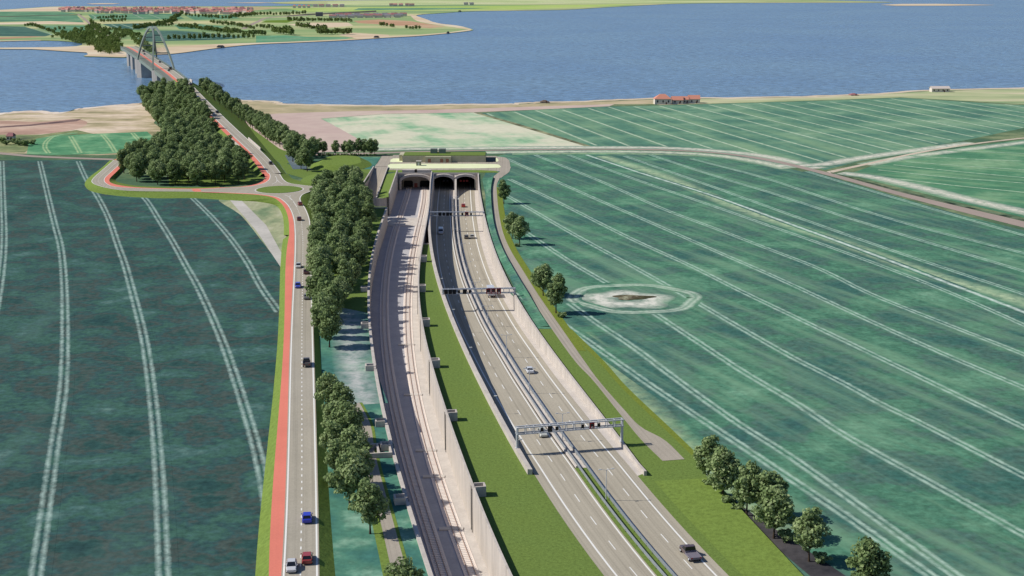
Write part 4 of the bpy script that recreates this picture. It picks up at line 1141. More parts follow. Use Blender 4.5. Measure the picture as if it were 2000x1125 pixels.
# footpath at the lower left
field_l = cat(PL([(688, 790), (690, 806), (701, 829.6), (708.6, 890), (742, 1015), (767, 1125), (805, 1300)], .1), 6)
field_r = cat(PL([(702, 786), (713, 806), (723.7, 829.6), (733.7, 890), (767, 1015), (797, 1125), (845, 1300)], .1), 6)
s = Sheet(); s.ribbon(resample(field_l, 60), resample(field_r, 60)); structure(s.build('footpath', M['lane_asphalt']))
s = Sheet(); q = resample(field_l, 60); s.ribbon([p + Vector((-2.0, 0, -.02)) for p in q], [p + Vector((0, 0, -.02)) for p in q]); q = resample(field_r, 60); s.ribbon([p + Vector((0, 0, -.02)) for p in q], [p + Vector((.8, 0, -.02)) for p in q]); structure(s.build('footpath_verge', M['bank_grass']))
# ================================================================== BRIDGE
M['bridge_steel'] = m_plain('grey_green_steel', alb(132, 144, 132), .55, .3, 0, .08, .2)
M['deck_green'] = m_plain('grey_green_deck', alb(140, 148, 136), .85, .1, 0, .12, .4)
M['pier'] = m_patch('pier_concrete', [(.35, alb(186, 180, 172)), (.65, alb(206, 200, 192))], .1, .6, .08, (1, 1, .3))
span = (bB - bA).length
sN, sF = s0 + 6, span + (P(236, 80, 21).y - bB.y) / bdir.y       # along-axis ends of the deck
AX = lambda t, o, z=0: Vector((bA.x + bdir.x * t + bnor.x * o, bA.y + bdir.y * t + bnor.y * o, z))
sF = min(sF, 520)
def dz(t): return BZ - (max(0, t - span - 40) ** 2) * 4e-5 - (max(0, -t - 20) ** 2) * 1e-4
root = thing('bridge', 'steel arch bridge with a pointed basket arch over the strait', 'bridge', (bA.x, bA.y, 0))
br = lambda mb, name, m: loc2(mb.build(name, m, root))
def loc2(o):
    o.matrix_parent_inverse = Matrix.Translation(-root.location); return o
ts = frange(sN - 8, sF, 10)
mb = MB()
for a, b in zip(ts, ts[1:]):
    mb.prism([AX(a, -BW / 2, dz(a) - .9), AX(a, BW / 2, dz(a) - .9), AX(b, BW / 2, dz(b) - .9), AX(b, -BW / 2, dz(b) - .9)], [AX(a, -BW / 2, dz(a) - .05), AX(a, BW / 2, dz(a) - .05), AX(b, BW / 2, dz(b) - .05), AX(b, -BW / 2, dz(b) - .05)])
br(mb, 'deck', M['deck_green'])
for sg in (-1, 1):
    mb = MB()
    for a, b in zip(ts, ts[1:]):
        o0, o1 = sg * (BW / 2 - 1.0) - .5, sg * (BW / 2 - 1.0) + .5
        mb.prism([AX(a, o0, dz(a) - 4.2), AX(a, o1, dz(a) - 4.2), AX(b, o1, dz(b) - 4.2), AX(b, o0, dz(b) - 4.2)], [AX(a, o0, dz(a) - .9), AX(a, o1, dz(a) - .9), AX(b, o1, dz(b) - .9), AX(b, o0, dz(b) - .9)])
    br(mb, 'girder', M['bridge_steel'])
def strip(name, o0, o1, up, m, dashed=None, par=None):
    s = Sheet(); s.ribbon([AX(t, o0, dz(t) + up) for t in ts], [AX(t, o1, dz(t) + up) for t in ts])
    o = s.build(name, m, root); return loc2(o)
strip('road_surface', ROADOFF - HWR - .4, ROADOFF + HWR + .4, .01, M['local_asphalt'])
strip('cycle_lane', ROADOFF - HWR - 3.6, ROADOFF - HWR - .4, .012, M['red_lane'])
strip('rail_bed', -BW / 2 + 1.2, -BW / 2 + 6.0, .0, m_plain('dull_rail_bed', alb(128, 132, 122), .9, .1))
s = Sheet()
for o in (ROADOFF - HWR, ROADOFF + HWR): s.line([AX(t, o, dz(t) + .02) for t in ts], .34)
s.dashes([AX(t, ROADOFF, dz(t) + .02) for t in ts], .26, 2, 4); loc2(s.build('road_markings', M['white'], root))
for o, nm in ((-BW / 2, 'parapet'), (BW / 2, 'parapet'), (ROADOFF + HWR + .9, 'guard_rail')):
    mb = MB()
    for a, b in zip(ts, ts[1:]):
        mb.bar(AX(a, o, dz(a) + 1.15), AX(b, o, dz(b) + 1.15), .18, .3); mb.bar(AX(a, o, dz(a) + .6), AX(b, o, dz(b) + .6), .1, .12); mb.bar(AX(a, o, dz(a) - .05), AX(a, o, dz(a) + 1.2), .15)
    br(mb, nm, M['bridge_steel'])
# arch ribs leaning together
AT = 38.5 + BZ
for sg in (-1, 1):
    mb = MB(); N = 36; path = []
    for i in range(N + 1):
        x = -1 + 2 * i / N
        h = 1 - abs(x) ** 2.15
        t = span / 2 + x * span / 2
        lean = BW / 2 + .6 - (BW / 2 - 1.5) * h ** 1.25
        path.append(AX(t, sg * lean, BZ - 1 + (AT - BZ + 1) * h))
    for a, b in zip(path, path[1:]): mb.bar(a, b, 1.6, 2.4)
    br(mb, 'arch_rib', M['bridge_steel'])
for x in (-.78, -.6, -.43, .43, .6, .78):
    h = 1 - abs(x) ** 2.15; t = span / 2 + x * span / 2; lean = BW / 2 + .6 - (BW / 2 - 1.5) * h ** 1.25
    mb = MB(); z = BZ - 1 + (AT - BZ + 1) * h; mb.bar(AX(t, -lean, z), AX(t, lean, z), 1.2, 1.1); br(mb, 'cross_strut', M['bridge_steel'])
mb = MB()
for sg in (-1, 1):
    for i in range(1, 22):
        for dx in (-.09, .09):
            x = -1 + 2 * i / 22; xt = max(-1, min(1, x + dx)); h = 1 - abs(x) ** 2.15
            lean = BW / 2 + .6 - (BW / 2 - 1.5) * h ** 1.25
            mb.bar(AX(span / 2 + x * span / 2, sg * lean, BZ - 1 + (AT - BZ + 1) * h), AX(span / 2 + xt * span / 2, sg * BW / 2, BZ), .05)
o = br(mb, 'hangers', M['bridge_steel']); o['kind'] = 'stuff'
for t, w_ in ((-3, 5.5), (span + 3, 5.5), (span + 75, 3.2), (span + 150, 3.0), (span + 215, 3.0), (-70, 3.2)):
    if t > sF: continue
    mb = MB(); zt = dz(t) - 4.2 if abs(t - span / 2) > span else dz(t) - .8
    ow = BW / 2 + (2.2 if w_ > 5 else -1)
    q = lambda o, a, z: AX(t + a, o, z)
    cut = 4.5 if w_ > 5 else 2.2
    mb.prism([q(-ow + cut, -w_ / 2, -2), q(ow, -w_ / 2, -2), q(ow, w_ / 2, -2), q(-ow, w_ / 2, -2)], [q(-ow + cut, -w_ / 2, zt), q(ow, -w_ / 2, zt), q(ow, w_ / 2, zt), q(-ow, w_ / 2, zt)])
    br(mb, 'pier', M['pier'])
mb = MB()
for sg in (-1, 1):
    o = sg * (BW / 2)
    mb.prism([AX(sN - 14, o - .4, 0), AX(sN - 14, o + .4, 0), AX(sN + 4, o + .4, 0), AX(sN + 4, o - .4, 0)], [AX(sN - 14, o - .4, BZ + sg * .9), AX(sN - 14, o + .4, BZ + sg * .9), AX(sN + 4, o + .4, BZ + sg * .95), AX(sN + 4, o - .4, BZ + sg * .95)])
mb.prism([AX(sN + 1, -BW / 2, 0), AX(sN + 1, BW / 2, 0), AX(sN + 4, BW / 2, 0), AX(sN + 4, -BW / 2, 0)], [AX(sN + 1, -BW / 2, BZ - 1), AX(sN + 1, BW / 2, BZ - 1), AX(sN + 4, BW / 2, BZ - 1), AX(sN + 4, -BW / 2, BZ - 1)])
br(mb, 'abutment', M['concrete'])
# small underpass with pale parapets on the north road
i0 = min(range(len(cpath)), key=lambda i: abs(cpath[i].y - P(492, 285, 5).y))
root = thing('underpass_bridge', 'small road bridge with two pale parapets carrying the local road over a lane', 'bridge', cpath[i0])
pp = cpath[max(0, i0 - 4):i0 + 7]
for w_ in (HWR + 4.1, -HWR - .9):
    mb = MB(); q = off(pp, w_)
    for a, b in zip(q, q[1:]): mb.bar(a + Vector((0, 0, .1)), b + Vector((0, 0, .1)), .45, 2.4)
    loc2(mb.build('parapet', M['concrete'], root))
mb = MB(); q = off(pp, HWR + 3.9); mb.prism([q[3] + Vector((0, 0, -6)), q[-3] + Vector((0, 0, -6)), q[-3] + Vector((-3, -1, -6)), q[3] + Vector((-3, -1, -6))], [q[3] + Vector((0, 0, -1)), q[-3] + Vector((0, 0, -1)), q[-3] + Vector((-.3, 0, -1)), q[3] + Vector((-.3, 0, -1))]); loc2(mb.build('abutment', M['concrete_wall'], root))

# ================================================================== FAR ISLAND
isl_pts = [(-320, 30), (0, 19), (60, 15.5), (110, 12.8), (250, 12.3), (500, 12), (620, 9.5), (520, 5.5), (620, 1.6), (750, 0), (1000, -4), (1500, -2), (1640, 1.2), (1745, 4.5), (1500, 5.2), (1325, 7), (1280, 9), (1170, 15), (1100, 19), (1000, 20.6), (925, 21.9), (887, 23.8), (856, 26), (825, 28), (812.5, 30.6), (836, 38.8), (845, 42.5), (862, 46.3), (894, 50), (912, 54), (923.8, 58), (921, 59.4), (875, 65), (812, 70.6), (750, 73.8), (687, 78), (594, 82.5), (500, 86.5), (425, 93.8), (337, 105), (305, 106.5), (270, 110), (242, 112), (187, 110.6), (164, 110), (172, 106), (169, 102.5), (125, 100), (62, 96), (0, 95.8), (-60, 94), (0, 93), (100, 92), (150, 90), (150, 82.5), (87.5, 79), (0, 80.8), (-320, 86)]
I0 = PL(isl_pts, 0)
s = Sheet(); s.poly(cat(I0, 3, True), .02)
M['island'] = m_patch('island_meadow', [(.3, alb(112, 152, 104)), (.48, alb(158, 178, 122)), (.62, alb(206, 200, 150))], .004, .04, .1, (.25, 1, 1))
structure(s.build('island', M['island']))
def ifield(name, pts, m, dz): return field(name, pts, m, dz)
def fm(name, a, b, c, sc=.012, amt=.14, streak=None): return m_field(name, [(.3, alb(*a)), (.5, alb(*b)), (.7, alb(*c))], sc, .1, amt, streak)
beach = [p for p in isl_pts[31:] if p[0] > -80]
G1 = fm('island_green', (78, 124, 98), (102, 148, 114), (142, 176, 136))
G2 = fm('island_dark_green', (60, 94, 90), (72, 110, 98), (100, 134, 114), .02, .14, (math.pi / 2 - .1, .004, .05, .52, .5, alb(140, 168, 146)))
G3 = fm('island_yellow_green', (160, 190, 96), (178, 200, 112), (198, 208, 136), .003)
SAND = m_patch('island_sand', [(.3, alb(204, 178, 146)), (.5, alb(222, 200, 168)), (.7, alb(236, 222, 196))], .01, .1, .06, (.3, 1, 1))
RED = m_patch('island_red_soil', [(.3, alb(176, 132, 104)), (.5, alb(196, 156, 124)), (.7, alb(210, 184, 150))], .01, .1, .08, (.3, 1, 1))
DK = m_patch('island_dark_strip', [(.4, alb(70, 72, 66)), (.6, alb(104, 100, 88))], .02, .1, .12)
ifield('far_field', [(-300, 32), (0, 23), (110, 22.5), (150, 26), (130, 29), (0, 31.5), (-300, 40)], G1, .05)
ifield('far_field', [(-300, 41), (0, 32.5), (130, 29.6), (150, 30), (164, 44), (100, 41), (0, 43), (-300, 50)], G1, .05)
ifield('dark_hedge_strip', [(-300, 40), (0, 31.8), (130, 28.8), (160, 28), (160, 29.5), (130, 30), (0, 33), (-300, 41)], DK, .08)
ifield('pale_strip', [(-300, 51), (0, 44.5), (100, 41.5), (165, 44), (170, 48), (90, 47), (0, 48), (-300, 56)], SAND, .06)
ifield('far_field', [(-300, 58), (0, 51), (48, 52), (100, 68), (88, 71), (0, 71), (-300, 79)], G2, .05)
ifield('far_field', [(62, 50), (180, 50), (188, 58), (165, 66), (112, 63), (90, 58)], G1, .06)
ifield('dark_heath_strip', [(-300, 81), (0, 73), (60, 71), (88, 71.5), (40, 74.5), (0, 76.5), (-300, 84)], RED, .07)
ifield('far_field', [(172, 28.5), (250, 27), (345, 27), (360, 37), (270, 38.5), (180, 38)], G1, .05)
ifield('far_field', [(200, 47), (300, 45), (330, 46), (270, 58), (230, 58)], G2, .05)
ifield('far_field', [(268, 76), (300, 60), (345, 59.5), (420, 66), (490, 72), (430, 78), (330, 80), (280, 82)], G2, .06)
ifield('far_field', [(340, 48), (390, 47), (440, 52), (420, 58), (350, 57)], G1, .05)
ifield('far_field', [(360, 30), (450, 29), (470, 36), (380, 39)], G1, .05)
ifield('far_field', [(500, 70), (560, 69), (600, 72), (690, 73), (670, 77), (590, 80.5), (500, 84)], fm('island_bright_green', (84, 144, 108), (108, 162, 124), (150, 188, 146)), .05)
ifield('sandy_field', [(560, 48), (610, 44), (680, 44), (690, 50), (640, 54), (590, 52)], SAND, .05)
ifield('sandy_field', [(660, 68), (690, 64), (760, 68), (760, 73), (700, 76)], SAND, .05)
ifield('red_soil_field', [(690, 41), (740, 38), (800, 41), (870, 52), (840, 55), (760, 49), (700, 45)], RED, .05)
ifield('far_field', [(520, 40), (580, 38.5), (560, 44.5), (510, 44)], m_grass('far_embankment', alb(112, 138, 52)), .05)
ifield('far_field', [(560, 17), (700, 14), (900, 12), (1250, 8), (1150, 14), (1000, 19), (900, 20), (760, 21), (700, 22), (600, 23)], G3, .05)
ifield('far_field', [(700, 16), (820, 15.5), (960, 15.5), (900, 18), (760, 20), (690, 20)], G1, .06)
ifield('far_field', [(640, 3.5), (760, 1), (1100, -1), (1500, 3), (1200, 6.5), (900, 9), (700, 11), (640, 10)], fm('island_pale_green', (176, 192, 132), (196, 206, 150), (214, 212, 168), .003), .04)
ifield('dark_wood_strip', [(555, 31), (600, 27), (735, 20.5), (735, 23.5), (640, 28), (580, 31)], DK, .08)
ifield('brown_strip', [(680, 29), (720, 26), (780, 25.5), (780, 29), (720, 30)], RED, .06)
ifield('far_heath', [(120, 13.5), (500, 13), (560, 15), (490, 21), (118, 20)], m_patch('island_heath', [(.4, alb(176, 160, 116)), (.6, alb(206, 190, 150))], .006, .1, .1), .05)
ifield('far_beach', [(0, 19.6), (60, 16), (112, 13.4), (130, 18), (118, 22), (0, 22.5), (-300, 34), (-300, 31)], SAND, .05)
ifield('spit', [(-50, 94), (0, 93.2), (100, 92.2), (150, 90.5), (187, 89), (187, 110), (164, 109.6), (172, 106), (169, 102.4), (125, 99.8), (62, 95.8), (0, 95.6)], SAND, .06)
ifield('bridge_spit', [(187, 98), (242, 100), (260, 108), (242, 111.6), (187, 110.2)], SAND, .06)
ifield('far_beach', [(-300, 85.5), (0, 80.6), (80, 79), (80, 78), (0, 79.4), (-300, 84)], SAND, .07)
s = Sheet(); bp = cat(PL([(305, 106.3), (337, 104.8), (425, 93.6), (500, 86.3), (594, 82.3), (687, 77.8), (750, 73.6), (812, 70.4), (875, 64.8), (921, 59.2)], .07), 6)
up = cat(PL([(300, 94), (337, 91), (425, 86), (500, 83.5), (594, 80.2), (687, 75.8), (750, 71), (812, 68), (875, 63), (918, 57)], .07), 6)
s.ribbon(resample(up, 60), resample(bp, 60)); structure(s.build('far_beach', SAND))
s = Sheet(); bp = cat(PL([(812, 30.6), (836, 38.8), (845, 42.5), (862, 46.3), (894, 50), (923, 58)], .07), 6)
up = cat(PL([(800, 27.5), (805, 34), (815, 41), (840, 46.5), (880, 52), (910, 57)], .07), 6); s.ribbon(up, bp); structure(s.build('far_beach', SAND))
s = Sheet(); s.poly(PL([(1720, 9.4), (1760, 7.6), (1830, 7.4), (1900, 8.6), (1945, 9.6), (1850, 11), (1750, 11.2)], -.1)); structure(s.build('sandbank', SAND))
s = Sheet(); s.poly(PL([(168, 7), (200, 6.2), (236, 6.6), (220, 8), (180, 8.2)], -.1)); s.poly(PL([(440, 5.4), (500, 4.6), (540, 5), (500, 6.2)], -.1)); structure(s.build('sandbank', SAND))
def fl(lines, half=2.6, col=(190, 210, 180)):
    tracks('far_field_tracks', lines, half, m_field('far_tracks', [(.3, alb(56, 96, 84)), (.6, alb(84, 124, 100))], .02, .1, .14, None, (half, 0.0, half), alb(*col), 1.1), .09)
fl([[(60, 55.5), (90, 63), (103, 69)], [(74, 54.5), (95, 60), (120, 68.5)], [(276, 72), (330, 72), (430, 77)], [(285, 68), (350, 67.5), (470, 74)], [(292, 64.5), (360, 64), (480, 71.5)], [(300, 61.5), (360, 61), (450, 67)], [(272, 76), (310, 76.5), (380, 79.5)]])
fl([[(178, 29), (186, 33), (184, 37)], [(205, 29), (212, 33), (216, 37)], [(230, 28.5), (240, 33), (246, 37.5)], [(260, 28), (270, 32), (280, 37)], [(290, 28), (302, 32), (314, 36.5)], [(218, 48), (230, 53), (240, 58)], [(236, 47.5), (254, 53), (266, 57)], [(20, 34), (70, 33.4), (140, 31)], [(10, 27), (80, 26), (140, 25)], [(0, 38), (80, 37), (155, 38)]])
fl([[(520, 74), (590, 75.5), (660, 76)], [(510, 78), (580, 79), (640, 78)], [(600, 19.5), (760, 17.6), (980, 17)], [(650, 12), (800, 10), (1100, 5)], [(700, 8), (850, 6), (1050, 2.5)]], 5, (206, 214, 170))
road2('far_road', [(150, 27.5), (160, 35), (172, 46), (185, 58), (205, 70), (232, 78)], [(154, 27.2), (166, 35), (178, 46), (192, 58), (211, 69), (237, 74)], M['country'], .1, 40)
road2('far_road', [(470, 56), (500, 42), (530, 33), (600, 29.5)], [(478, 57), (506, 43), (534, 34), (600, 30.4)], M['country'], .1, 40)

# ================================================================== HOUSES
ROOF = [m_plain('red_tile_roof', alb(212, 152, 144), .8, .1), m_plain('dark_tile_roof', alb(164, 116, 116), .8, .1), m_plain('orange_tile_roof', alb(218, 150, 128), .8, .1), m_plain('slate_roof', alb(140, 136, 142), .8, .1)]
WALLM = m_plain('white_render', alb(232, 222, 210), .85, .1, 0, .08, .5)
def house_mesh(w, d, h, rh, roof, hip=0):
    mb = MB(); x, y = w / 2, d / 2
    mb.box(-x, x, -y, y, 0, h, 0)
    o = .35
    a, b, c, e = (-x - o, -y - o, h), (x + o, -y - o, h), (x + o, y + o, h), (-x - o, y + o, h)
    r0, r1 = (-x - o + hip, 0, h + rh), (x + o - hip, 0, h + rh)
    k = len(mb.v); mb.v += [a, b, c, e, r0, r1]
    for f, m in (((0, 1, 5, 4), 1), ((2, 3, 4, 5), 1), ((1, 2, 5), 1 if hip else 0), ((3, 0, 4), 1 if hip else 0)):
        mb.f.append(tuple(i + k for i in f)); mb.m.append(m)
    mb.box(-.4 + x * .4, .4 + x * .4, -.4, .4, h + rh * .6, h + rh + .8, 1)
    me = bpy.data.meshes.new('house'); me.from_pydata([tuple(v) for v in mb.v], [], mb.f)
    me.materials.append(WALLM); me.materials.append(roof)
    for p, i in zip(me.polygons, mb.m): p.material_index = i
    return me
HM = [house_mesh(10, 8, 5.5, 3.4, ROOF[0]), house_mesh(12, 8, 6.0, 3.6, ROOF[1]), house_mesh(9, 8, 6.5, 3.2, ROOF[2], 2), house_mesh(15, 9, 6, 3.8, ROOF[0], 1)]
HS = [house_mesh(15, 10, 5.5, 3.4, ROOF[3]), house_mesh(18, 10, 6, 3, ROOF[1])]
def put_house(me, u, v, rz, label, group, name='house'):
    o = link(bpy.data.objects.new(name, me)); o.location = P(u, v, 0); o.rotation_euler = (0, 0, rz)
    return tag(o, label, 'house', group)
rng = random.Random(11)
placed = []
tries = 0
while len(placed) < 240 and tries < 9000:
    tries += 1
    u = rng.uniform(118, 492); v = rng.uniform(18.5, 28)
    if u < 190 and v > 23.5: continue
    if u < 260 and v > 26.5: continue
    p = P(u, v)
    if all((p.x - q.x) ** 2 + ((p.y - q.y) * .55) ** 2 > 11.5 ** 2 for q in placed):
        placed.append(p)
        put_house(rng.choice(HM), u, v, rng.uniform(-.5, .5) + (math.pi / 2 if rng.random() < .3 else 0), 'small red roofed white house in the distant town', 'houses of the distant town')
for i in range(24):
    u = 650 + i * 6 + rng.uniform(-1, 1); v = 35.4 - (i % 3) * 1.5 - i * .05
    put_house(rng.choice(HS), u, v, rng.uniform(-.2, .2), 'white house with a grey roof in the row behind the far point', 'white houses behind the far point')
for i, u in enumerate((616, 628, 641, 655, 668)):
    put_house(HS[i % 2], u, 13.5, .15, 'lone grey roofed farmhouse on the far yellow green fields', 'farmhouses on the far green fields')
for i, u in enumerate((575, 585, 594, 603)): put_house(HM[2], u, 15.5, .1, 'tiny pale cottage at the edge of the far heath', 'cottages at the edge of the far heath')
for i, (u, m) in enumerate(((764, HM[1]), (772, HM[3]), (783, HM[3]), (795, HM[1]), (804, HS[1]))): put_house(m, u, 12.2, .1, 'long barn of the far farm with brown roofs', 'barns of the far farm')
put_house(HS[0], 910, 9.6, .1, 'larger grey barn alone far off near the coast', None, 'barn'); put_house(HS[0], 921, 9.8, .1, 'smaller grey barn right beside a larger one far off', None, 'barn')
# tower block
root = thing('tower_block', 'lilac grey block of flats standing above the far trees', 'building', P(623, 32, 0))
w_ = 13 * mpp(P(623, 32)); mb = MB(); mb.box(-w_ / 2, w_ / 2, 0, 14, 0, 8 * mpp(P(623, 32))); mb.build('wall', m_plain('lilac_wall', alb(150, 138, 156), .8, .1), root)
mb = MB()
for fl in range(3):
    for k in range(6): mb.box(-w_ / 2 + 1.2 + k * w_ / 6.2, -w_ / 2 + 1.2 + k * w_ / 6.2 + w_ / 11, -.06, -.003, 1.2 + fl * 3.2, 2.9 + fl * 3.2)
o = mb.build('windows', M['dark'], root)
# beach houses on the near coast
def beach_house(u0, u1, v, h, rh, hip, label, name='beach_house', depth=9, roof=ROOF[2]):
    a, b = P(u0, v), P(u1, v); w_ = b.x - a.x
    root = thing(name, label, 'house', ((a.x + b.x) / 2, a.y, 0), .02)
    mb = MB(); mb.box(-w_ / 2, w_ / 2, 0, depth, 0, h)
    if not hip: 
        for sx in (-1, 1): mb.prism([(sx * w_ / 2 - .1 * sx, 0, h), (sx * w_ / 2 - .1 * sx, depth, h), (sx * w_ / 2 - .1 * sx, depth / 2, h + rh - .1)], [(sx * w_ / 2 - .3 * sx, 0, h), (sx * w_ / 2 - .3 * sx, depth, h), (sx * w_ / 2 - .3 * sx, depth / 2, h + rh - .1)])
    mb.build('wall', WALLM, root)
    o = .5; x = w_ / 2 + o
    v_ = [(-x, -o, h), (x, -o, h), (x, depth + o, h), (-x, depth + o, h), (-x + hip, depth / 2, h + rh), (x - hip, depth / 2, h + rh)]
    f_ = [(0, 1, 5, 4), (2, 3, 4, 5)] + ([(1, 2, 5), (3, 0, 4)] if hip else [])
    ob = mesh_obj('roof', v_, f_, roof, root); md = ob.modifiers.new('t', 'SOLIDIFY'); md.thickness = .25
    for k in range(max(2, int(w_ / 4))):
        mb = MB(); xx = -w_ / 2 + (k + .5) * w_ / max(2, int(w_ / 4)); mb.box(xx - .6, xx + .6, -.05, -.004, h * .35, h * .75)
        mb.build('window', M['dark'], root)
    mb = MB(); mb.box(-.6 + w_ * .2, .6 + w_ * .2, -.08, -.051, 0, 2.1) ; mb.build('door', m_plain('beach_door', alb(120, 80, 70), .6, .2), root)
    return root
beach_house(1279, 1311, 204, 5.0, 4.2, 5.5, 'largest red hipped beach house at the left of the coastal row', depth=11)
beach_house(1313, 1334, 203, 3.6, 3.2, 0, 'gabled red roofed beach house beside the hipped one')
beach_house(1334.6, 1345, 202.4, 3.8, 2.6, 0, 'narrow middle section house of the red roofed coastal row')
beach_house(1345.6, 1367, 202, 4.0, 3.4, 0, 'right hand red roofed beach house ending the coastal row')
beach_house(1820, 1855, 180, 3.6, 2.2, 0, 'long low pale house alone on the right coast', roof=m_plain('pale_roof', alb(220, 206, 196), .8, .1))
beach_house(1056, 1072, 201.5, .8, 1.8, 3, 'low dark hut dug into the beach in the middle of the shore', 'beach_hut', roof=m_plain('weathered_roof', alb(112, 98, 88), .9, .1))
beach_house(1662, 1676, 187, .8, 1.5, 3, 'low reddish hut on the shore right of the beach houses', 'beach_hut', roof=ROOF[1])
beach_house(13, 25, 275, 3.4, 2.2, 1, 'small white cottage in the heath at the left edge', 'cottage', roof=ROOF[1], depth=7)
# dark huts on the far beach
for u, v, w__, lb in ((430, 93, 13, 'dark hut on the far beach east of the bridge'), (735, 74, 10, 'dark boathouse on the far beach under the sandy field'), (875, 65, 5, 'tiny dark hut on the far point'), (898, 22.8, 6, 'tiny dark hut on the bay shore far off')):
    beach_house(u - w__ / 2, u + w__ / 2, v, 1.0, 2.6, 2, lb, 'boathouse', roof=M['dark'])

# ================================================================== TREES
def leaf_mat(name, dark, mid, light):
    t = NT(name, .8, .12)
    g = t.n('ShaderNodeAttribute'); g.attribute_name = 'tone'
    oi = t.n('ShaderNodeObjectInfo')
    v = t.math('ADD', g.outputs['Fac'], t.math('MULTIPLY', t.math('SUBTRACT', oi.outputs['Random'], .5), .22))
    c = t.ramp(v, [(.1, dark), (.5, mid), (.92, light)])
    t.done(c)
    tr = t.n('ShaderNodeBsdfTranslucent'); mx_ = t.n('ShaderNodeMixShader'); mx_.inputs[0].default_value = .3
    t.l(c, tr.inputs['Color']); t.l(t.b.outputs[0], mx_.inputs[1]); t.l(tr.outputs[0], mx_.inputs[2])
    t.l(mx_.outputs[0], t.t.nodes['Material Output'].inputs['Surface'])
    return t.m
M['leaf'] = leaf_mat('broadleaf_foliage', alb(98, 120, 72), alb(144, 166, 108), alb(192, 206, 150))
M['leaf_far'] = leaf_mat('wood_foliage', alb(92, 116, 56), alb(128, 148, 78), alb(166, 178, 118))
M['bark'] = m_plain('bark', alb(86, 74, 62), .9, .05, 0, .3, 3)

def crown_data(seed, h, r, zb, blobs, per, leaf, squash=1.0):
    rg = np.random.default_rng(seed)
    V, Fc, tone = [], [], []
    cz = (h + zb) / 2; rz_ = (h - zb) / 2
    cents = []
    for i in range(blobs):
        k = (i + .5) / blobs; ph = math.acos(1 - 2 * k); th_ = i * 2.399963 + rg.uniform(-.4, .4)
        f = rg.uniform(.58, .92) if i % 5 else rg.uniform(.15, .5)
        zz = math.cos(ph)
        width = (1.0 - .18 * max(zz, 0) - .10 * max(-zz, 0)) * (1 + rg.uniform(-.12, .12))
        c = np.array([math.sin(ph) * math.cos(th_) * r * f * width, math.sin(ph) * math.sin(th_) * r * f * width, cz + zz * rz_ * f])
        cents.append((c, r * rg.uniform(.24, .40), rg.uniform(-.16, .16)))
    for c, br_, tn in cents:
        n = int(per * (br_ / (.33 * r)) ** 2)
        d = rg.normal(size=(n, 3)); d /= np.linalg.norm(d, axis=1)[:, None]
        rad = br_ * (1 - rg.random(n) ** 2.2 * .55)
        pos = c + d * rad[:, None] * np.array([1, 1, .85])
        nrm = d * 1.1 + rg.normal(size=(n, 3)) * .42 + np.array([0, 0, .2])
        nrm /= np.linalg.norm(nrm, axis=1)[:, None]
        a = np.cross(nrm, rg.normal(size=(n, 3))); a /= np.linalg.norm(a, axis=1)[:, None]
        b = np.cross(nrm, a)
        sz = leaf * rg.uniform(.6, 1.25, n)
        for p, x, y, s_, q in zip(pos, a, b, sz, rg.uniform(-.2, .2, n)):
            k = len(V)
            V += [p - x * s_ * .5 - y * s_ * .2, p + y * s_ * -.55, p + x * s_ * .5 - y * s_ * .1, p + y * s_ * .55]
            Fc.append((k, k + 1, k + 2, k + 3)); tone.append(.5 + tn + q)
    return V, Fc, tone
def add_tone(me, tone):
    at = me.attributes.new('tone', 'FLOAT', 'FACE')
    at.data.foreach_set('value', np.array(tone, dtype=np.float32))
def crown_mesh(name, *a, mat='leaf'):
    V, Fc, tone = crown_data(*a)
    me = bpy.data.meshes.new(name); me.from_pydata([tuple(v) for v in V], [], Fc); me.materials.append(M[mat]); add_tone(me, tone)
    return me
def trunk_mesh(seed, h, r, zb):
    rg = random.Random(seed); mb = MB()
    mb.tube([(0, 0, -.4), (.05, 0, zb * .5), (.1, .05, zb * 1.1), (0, .1, h * .72)], [h * .024, h * .017, h * .014, h * .004], 8)
    for i in range(7):
        a = i * 2.4 + rg.uniform(-.3, .3); z0 = zb * rg.uniform(.75, 1.3) + i * h * .035; l = r * rg.uniform(.5, .75)
        mb.tube([(0.05, 0, z0), (math.cos(a) * l * .5, math.sin(a) * l * .5, z0 + l * .45), (math.cos(a) * l, math.sin(a) * l, z0 + l * 1.05)], [h * .009, h * .006, h * .002], 5)
    me = bpy.data.meshes.new('trunk'); me.from_pydata([tuple(v) for v in mb.v], [], mb.f); me.materials.append(M['bark']); return me
TREES = []
for i, (h, r, zb) in enumerate([(16, 4.7, 2.6), (15, 4.9, 2.3), (16.5, 4.4, 2.8), (14.5, 4.7, 2.2), (15.5, 5.0, 2.6), (13.5, 4.9, 2.0), (17, 4.5, 3.2)]):
    cm = crown_mesh('crown', 100 + i, h, r, zb, 46, 78, .74); tm = trunk_mesh(200 + i, h, r, zb); TREES.append((cm, tm, h))
rng = random.Random(5)
def tree(p, hh, label, group=None, kind=None, name='broadleaf_tree'):
    k = rng.randrange(7) if kind is None else kind
    cm, tm, h = TREES[k]
    root = thing(name, label, 'tree', p, rng.uniform(0, 6.28), group)
    s_ = hh / h; w_ = s_ * rng.uniform(.93, 1.1)
    root.scale = (w_, w_, s_)
    link(bpy.data.objects.new('crown', cm), root); link(bpy.data.objects.new('trunk', tm), root)
    return root
